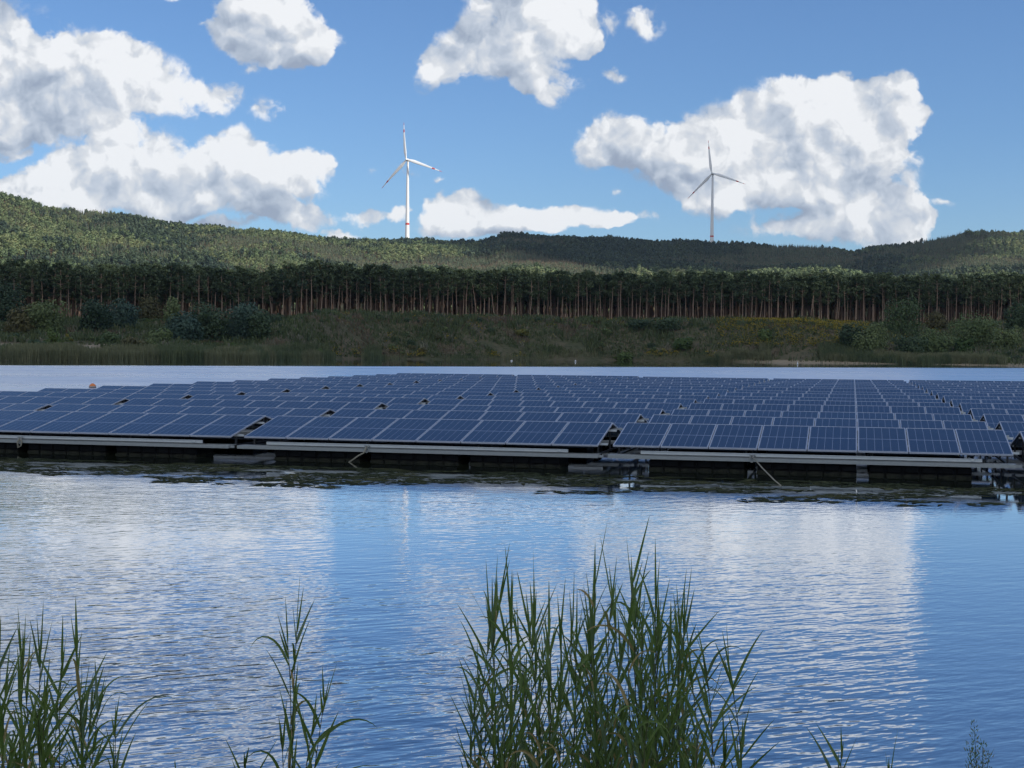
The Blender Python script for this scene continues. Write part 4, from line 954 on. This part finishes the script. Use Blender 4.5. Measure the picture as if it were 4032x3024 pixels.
def build_reeds():
    rng = np.random.default_rng(3)
    env = [(1000, 1420), (1030, 1230), (1060, 1190), (1105, 1165), (1150, 1190), (1200, 1250), (1250, 1230), (1290, 1130), (1330, 1170), (1382, 1115), (1420, 1180), (1480, 1215), (1510, 1290), (1545, 1360), (1580, 1480)]
    ex, ey = zip(*env); main = [(1040, 1215), (1062, 1200), (1104, 1168), (1090, 1185), (1150, 1190), (1175, 1255), (1207, 1250), (1246, 1240), (1290, 1128), (1336, 1160), (1383, 1112), (1360, 1200), (1415, 1168), (1438, 1250), (1474, 1222), (1484, 1228), (1548, 1350), (1500, 1320), (1262, 1265), (1130, 1240)]
    for k in range(42):
        x = rng.uniform(1030, 1540); y = np.interp(x, ex, ey) + 40 + abs(rng.normal(0, 130)); main.append((x, min(y, 1600)))
    for k in range(12):
        x = rng.normal(1330, 110); main.append((x, rng.uniform(1380, 1600)))
    clump('largest dense clump of green reeds at the bottom centre', main, rng)
    dryt = [(rng.uniform(1080, 1520), rng.uniform(1440, 1610)) for k in range(16)]
    clump('dry yellowish reed stalks standing low inside the centre clump', dryt, rng, dist=(6.9, 7.6), dry=.42, top_leaf=False, Ls=(.10, .22))
    L = [(20, 1395), (55, 1330), (95, 1300), (35, 1310), (160, 1295), (140, 1330), (15, 1440), (110, 1420), (175, 1440), (215, 1435), (232, 1430), (190, 1480), (248, 1500), (65, 1460), (0, 1330)]
    for k in range(5): L.append((rng.uniform(-30, 240), rng.uniform(1420, 1620)))
    clump('loose clump of reeds in the lower left corner', L, rng, dist=(6.6, 7.8))
    single_reed('tall thin reed left of centre with upright top leaves', 650, 1232, 7.4, rng, 8, bx=628)
    single_reed('slightly shorter reed close beside the tall thin reed', 612, 1285, 7.5, rng, 8, bx=612)
    single_reed('leaning leafy reed just right of the tall thin reed', 712, 1440, 7.4, rng, 9, bx=655)
    single_reed('low yellowish green reed at the foot of the leaning reed', 690, 1500, 7.3, rng, 8, bx=640)
    single_reed('short reed tip left of the tall thin reed, low down', 602, 1545, 7.3, rng, 6, bx=590)
    single_reed('lowest small reed between the left clump and the tall reed', 525, 1610, 7.2, rng, 4, bx=530)
    single_reed('leafy reed top right of the large clump', 1612, 1555, 7.4, rng, 8, bx=1585)
    single_reed('small bent reed at the right foot of the large clump', 1570, 1575, 7.4, rng, 7, bx=1560)
    single_reed('forked reed tip at the bottom right of centre', 1822, 1568, 7.4, rng, 6, bx=1812)
    single_reed('lone thin reed tip near the bottom right', 1917, 1622, 7.4, rng, 4, bx=1912)
    # seeding weed at the right
    base = px_at(2112, 1700, 7.4); base.z = max(tz(base.x, base.y), -.1); top = px_at(2103, 1562, 7.4)
    t = thing('weed_plant', 'feathery seeding weed standing at the bottom right', 'weed', base)
    b = MB(); lf = MB(); tops = [top, px_at(2122, 1605, 7.35), px_at(2093, 1612, 7.45), px_at(2135, 1625, 7.4)]
    for tp in tops:
        P = [Vector((0, 0, 0)).lerp(tp - base, k) + Vector((math.sin(k * 3) * .01, 0, 0)) for k in np.linspace(0, 1, 7)]; b.tube(P, [.004, .0035, .003, .0026, .002, .0015, .0008], 5)
        for k in range(90):
            f = rng.uniform(.62, 1.0); p = Vector((0, 0, 0)).lerp(tp - base, f); a = rng.uniform(0, 6.28); o_ = rng.uniform(.004, .035 * (1.25 - f) + .012)
            q = p + Vector((math.cos(a) * o_, math.sin(a) * o_, rng.uniform(0, .02))); leaf(lf, q, Vector((math.cos(a) * .6, math.sin(a) * .6, 1)), rng.uniform(.008, .022), .006, .1, int(rng.choice([0, 1, 2], p=[.6, .25, .15])), rng)
        for k in range(10):
            f = rng.uniform(.3, .75); p = Vector((0, 0, 0)).lerp(tp - base, f); a = rng.uniform(0, 6.28); leaf(lf, p, Vector((math.cos(a) * .7, math.sin(a) * .7, .8)), rng.uniform(.03, .06), .009, .6, 0, rng)
    obj('stems', b.mesh('weed_stems', [RM[3]], True), t); obj('leaves', lf.mesh('weed_leaves', RM[:3]), t)
build_reeds()
def near_grass():
    rng = np.random.default_rng(31); n = 5000; x = rng.uniform(-7, 7, n); y = rng.uniform(3.2, 7.7, n); z = terrain(x, y); k = z > -.05; x, y, z = x[k], y[k], z[k]; n = len(x)
    blades('near_grass', np.column_stack([x, y, z - .02]), rng.uniform(.1, .42, n), rng.uniform(.006, .014, n), RM[:3], rng.choice([0, 1, 2], n, p=[.6, .25, .15]), rng, .3, kind='stuff', label='grass on the near bank', category='grass')
near_grass()

# ------------------------------------------------------------------ clouds high behind and beside the viewer; they shade the lake and part of the hills
def cloud_over(name, fn, H, step, label):
    """fn(x, y): is this ground point shaded?  the cloud hangs where the sun's rays to those points pass at height H"""
    rng = np.random.default_rng(int(H)); k = H / math.tan(SUN_EL); off = Vector((math.sin(SUN_AZ) * k, math.cos(SUN_AZ) * k))
    ico_v, ico_f = ICO; V = []; F = []; nb = 0
    for x in np.arange(-900, 1300, step):
        for y in np.arange(-400, 3100, step):
            if not fn(x, y): continue
            s = np.array([1, 1, rng.uniform(.35, .7)]) * step * rng.uniform(.80, .92)
            V.append(ico_v * s + np.array([x + off.x + rng.uniform(-4, 4), y + off.y + rng.uniform(-4, 4), H + rng.uniform(-6, 16)])); F.append(ico_f + nb); nb += len(ico_v)
    V = np.concatenate(V); F = np.concatenate(F)
    cm = mat('cloud_white', lambda g: princ(g, (.85, .86, .88, 1), 1.0, Specular_IOR_Level=0.0))
    obj(name, npmesh(name, V, F, [cm], smooth=True), kind='structure', label=label)
def ico():
    import bmesh
    bm = bmesh.new(); bmesh.ops.create_icosphere(bm, subdivisions=2, radius=1.0); V = np.array([v.co[:] for v in bm.verts]); F = np.array([[v.index for v in f.verts] for f in bm.faces]); bm.free(); return V, F
ICO = ico()
def shade_near(x, y):
    u = x / max(y, 200.); e = np.interp(u, PN_U, PN_Y) + 34 + 20 * (float(fbm(np.array([x / 60.]), np.array([.3]), 3, 71)[0]) - .5)
    return -520 < x < 560 and -160 < y < e
def shade_ridge(x, y):
    if 2600 < y < 3050: return -110 < x < 480
    if y < 1300 or y > 2600: return False
    u = x / y; dr = np.interp(u, DR_U, DR_Y)
    lo = np.interp(u, [-.13, -.10, -.04, .05, .15, .20, .23], [2250, 2000, 1740, 1690, 1700, 1770, 1900]) + 120 * (float(fbm(np.array([x / 150.]), np.array([.7]), 3, 73)[0]) - .5)
    return -.125 < u < .225 and y > lo
cloud_over('cloud_above_lake', shade_near, 2600, 30, 'broad cloud high behind the viewer shading the lake')
cloud_over('cloud_above_ridge', shade_ridge, 3000, 48, 'cloud outside the right of the view shading the middle ridge')
print('objects', len(bpy.data.objects))

# ------------------------------------------------------------------ air between the lake and the hills
def build_haze():
    b = MB(); b.box(-5500, 5500, -2500, 9000, -12, 420)
    def hz(g): return None
    m_ = bpy.data.materials.new('haze'); m_.use_nodes = True; nt = m_.node_tree; nt.nodes.clear(); g = NT(nt)
    v = g.n('ShaderNodeVolumePrincipled', ins={'Color': (.62, .80, 1.0, 1), 'Density': 0.000035, 'Anisotropy': 0.2})
    out = g.n('ShaderNodeOutputMaterial'); nt.links.new(v.outputs[0], out.inputs['Volume'])
    obj('haze', b.mesh('haze', [m_]), kind='stuff', label='thin bluish haze over the lake and hills', category='haze')
build_haze()
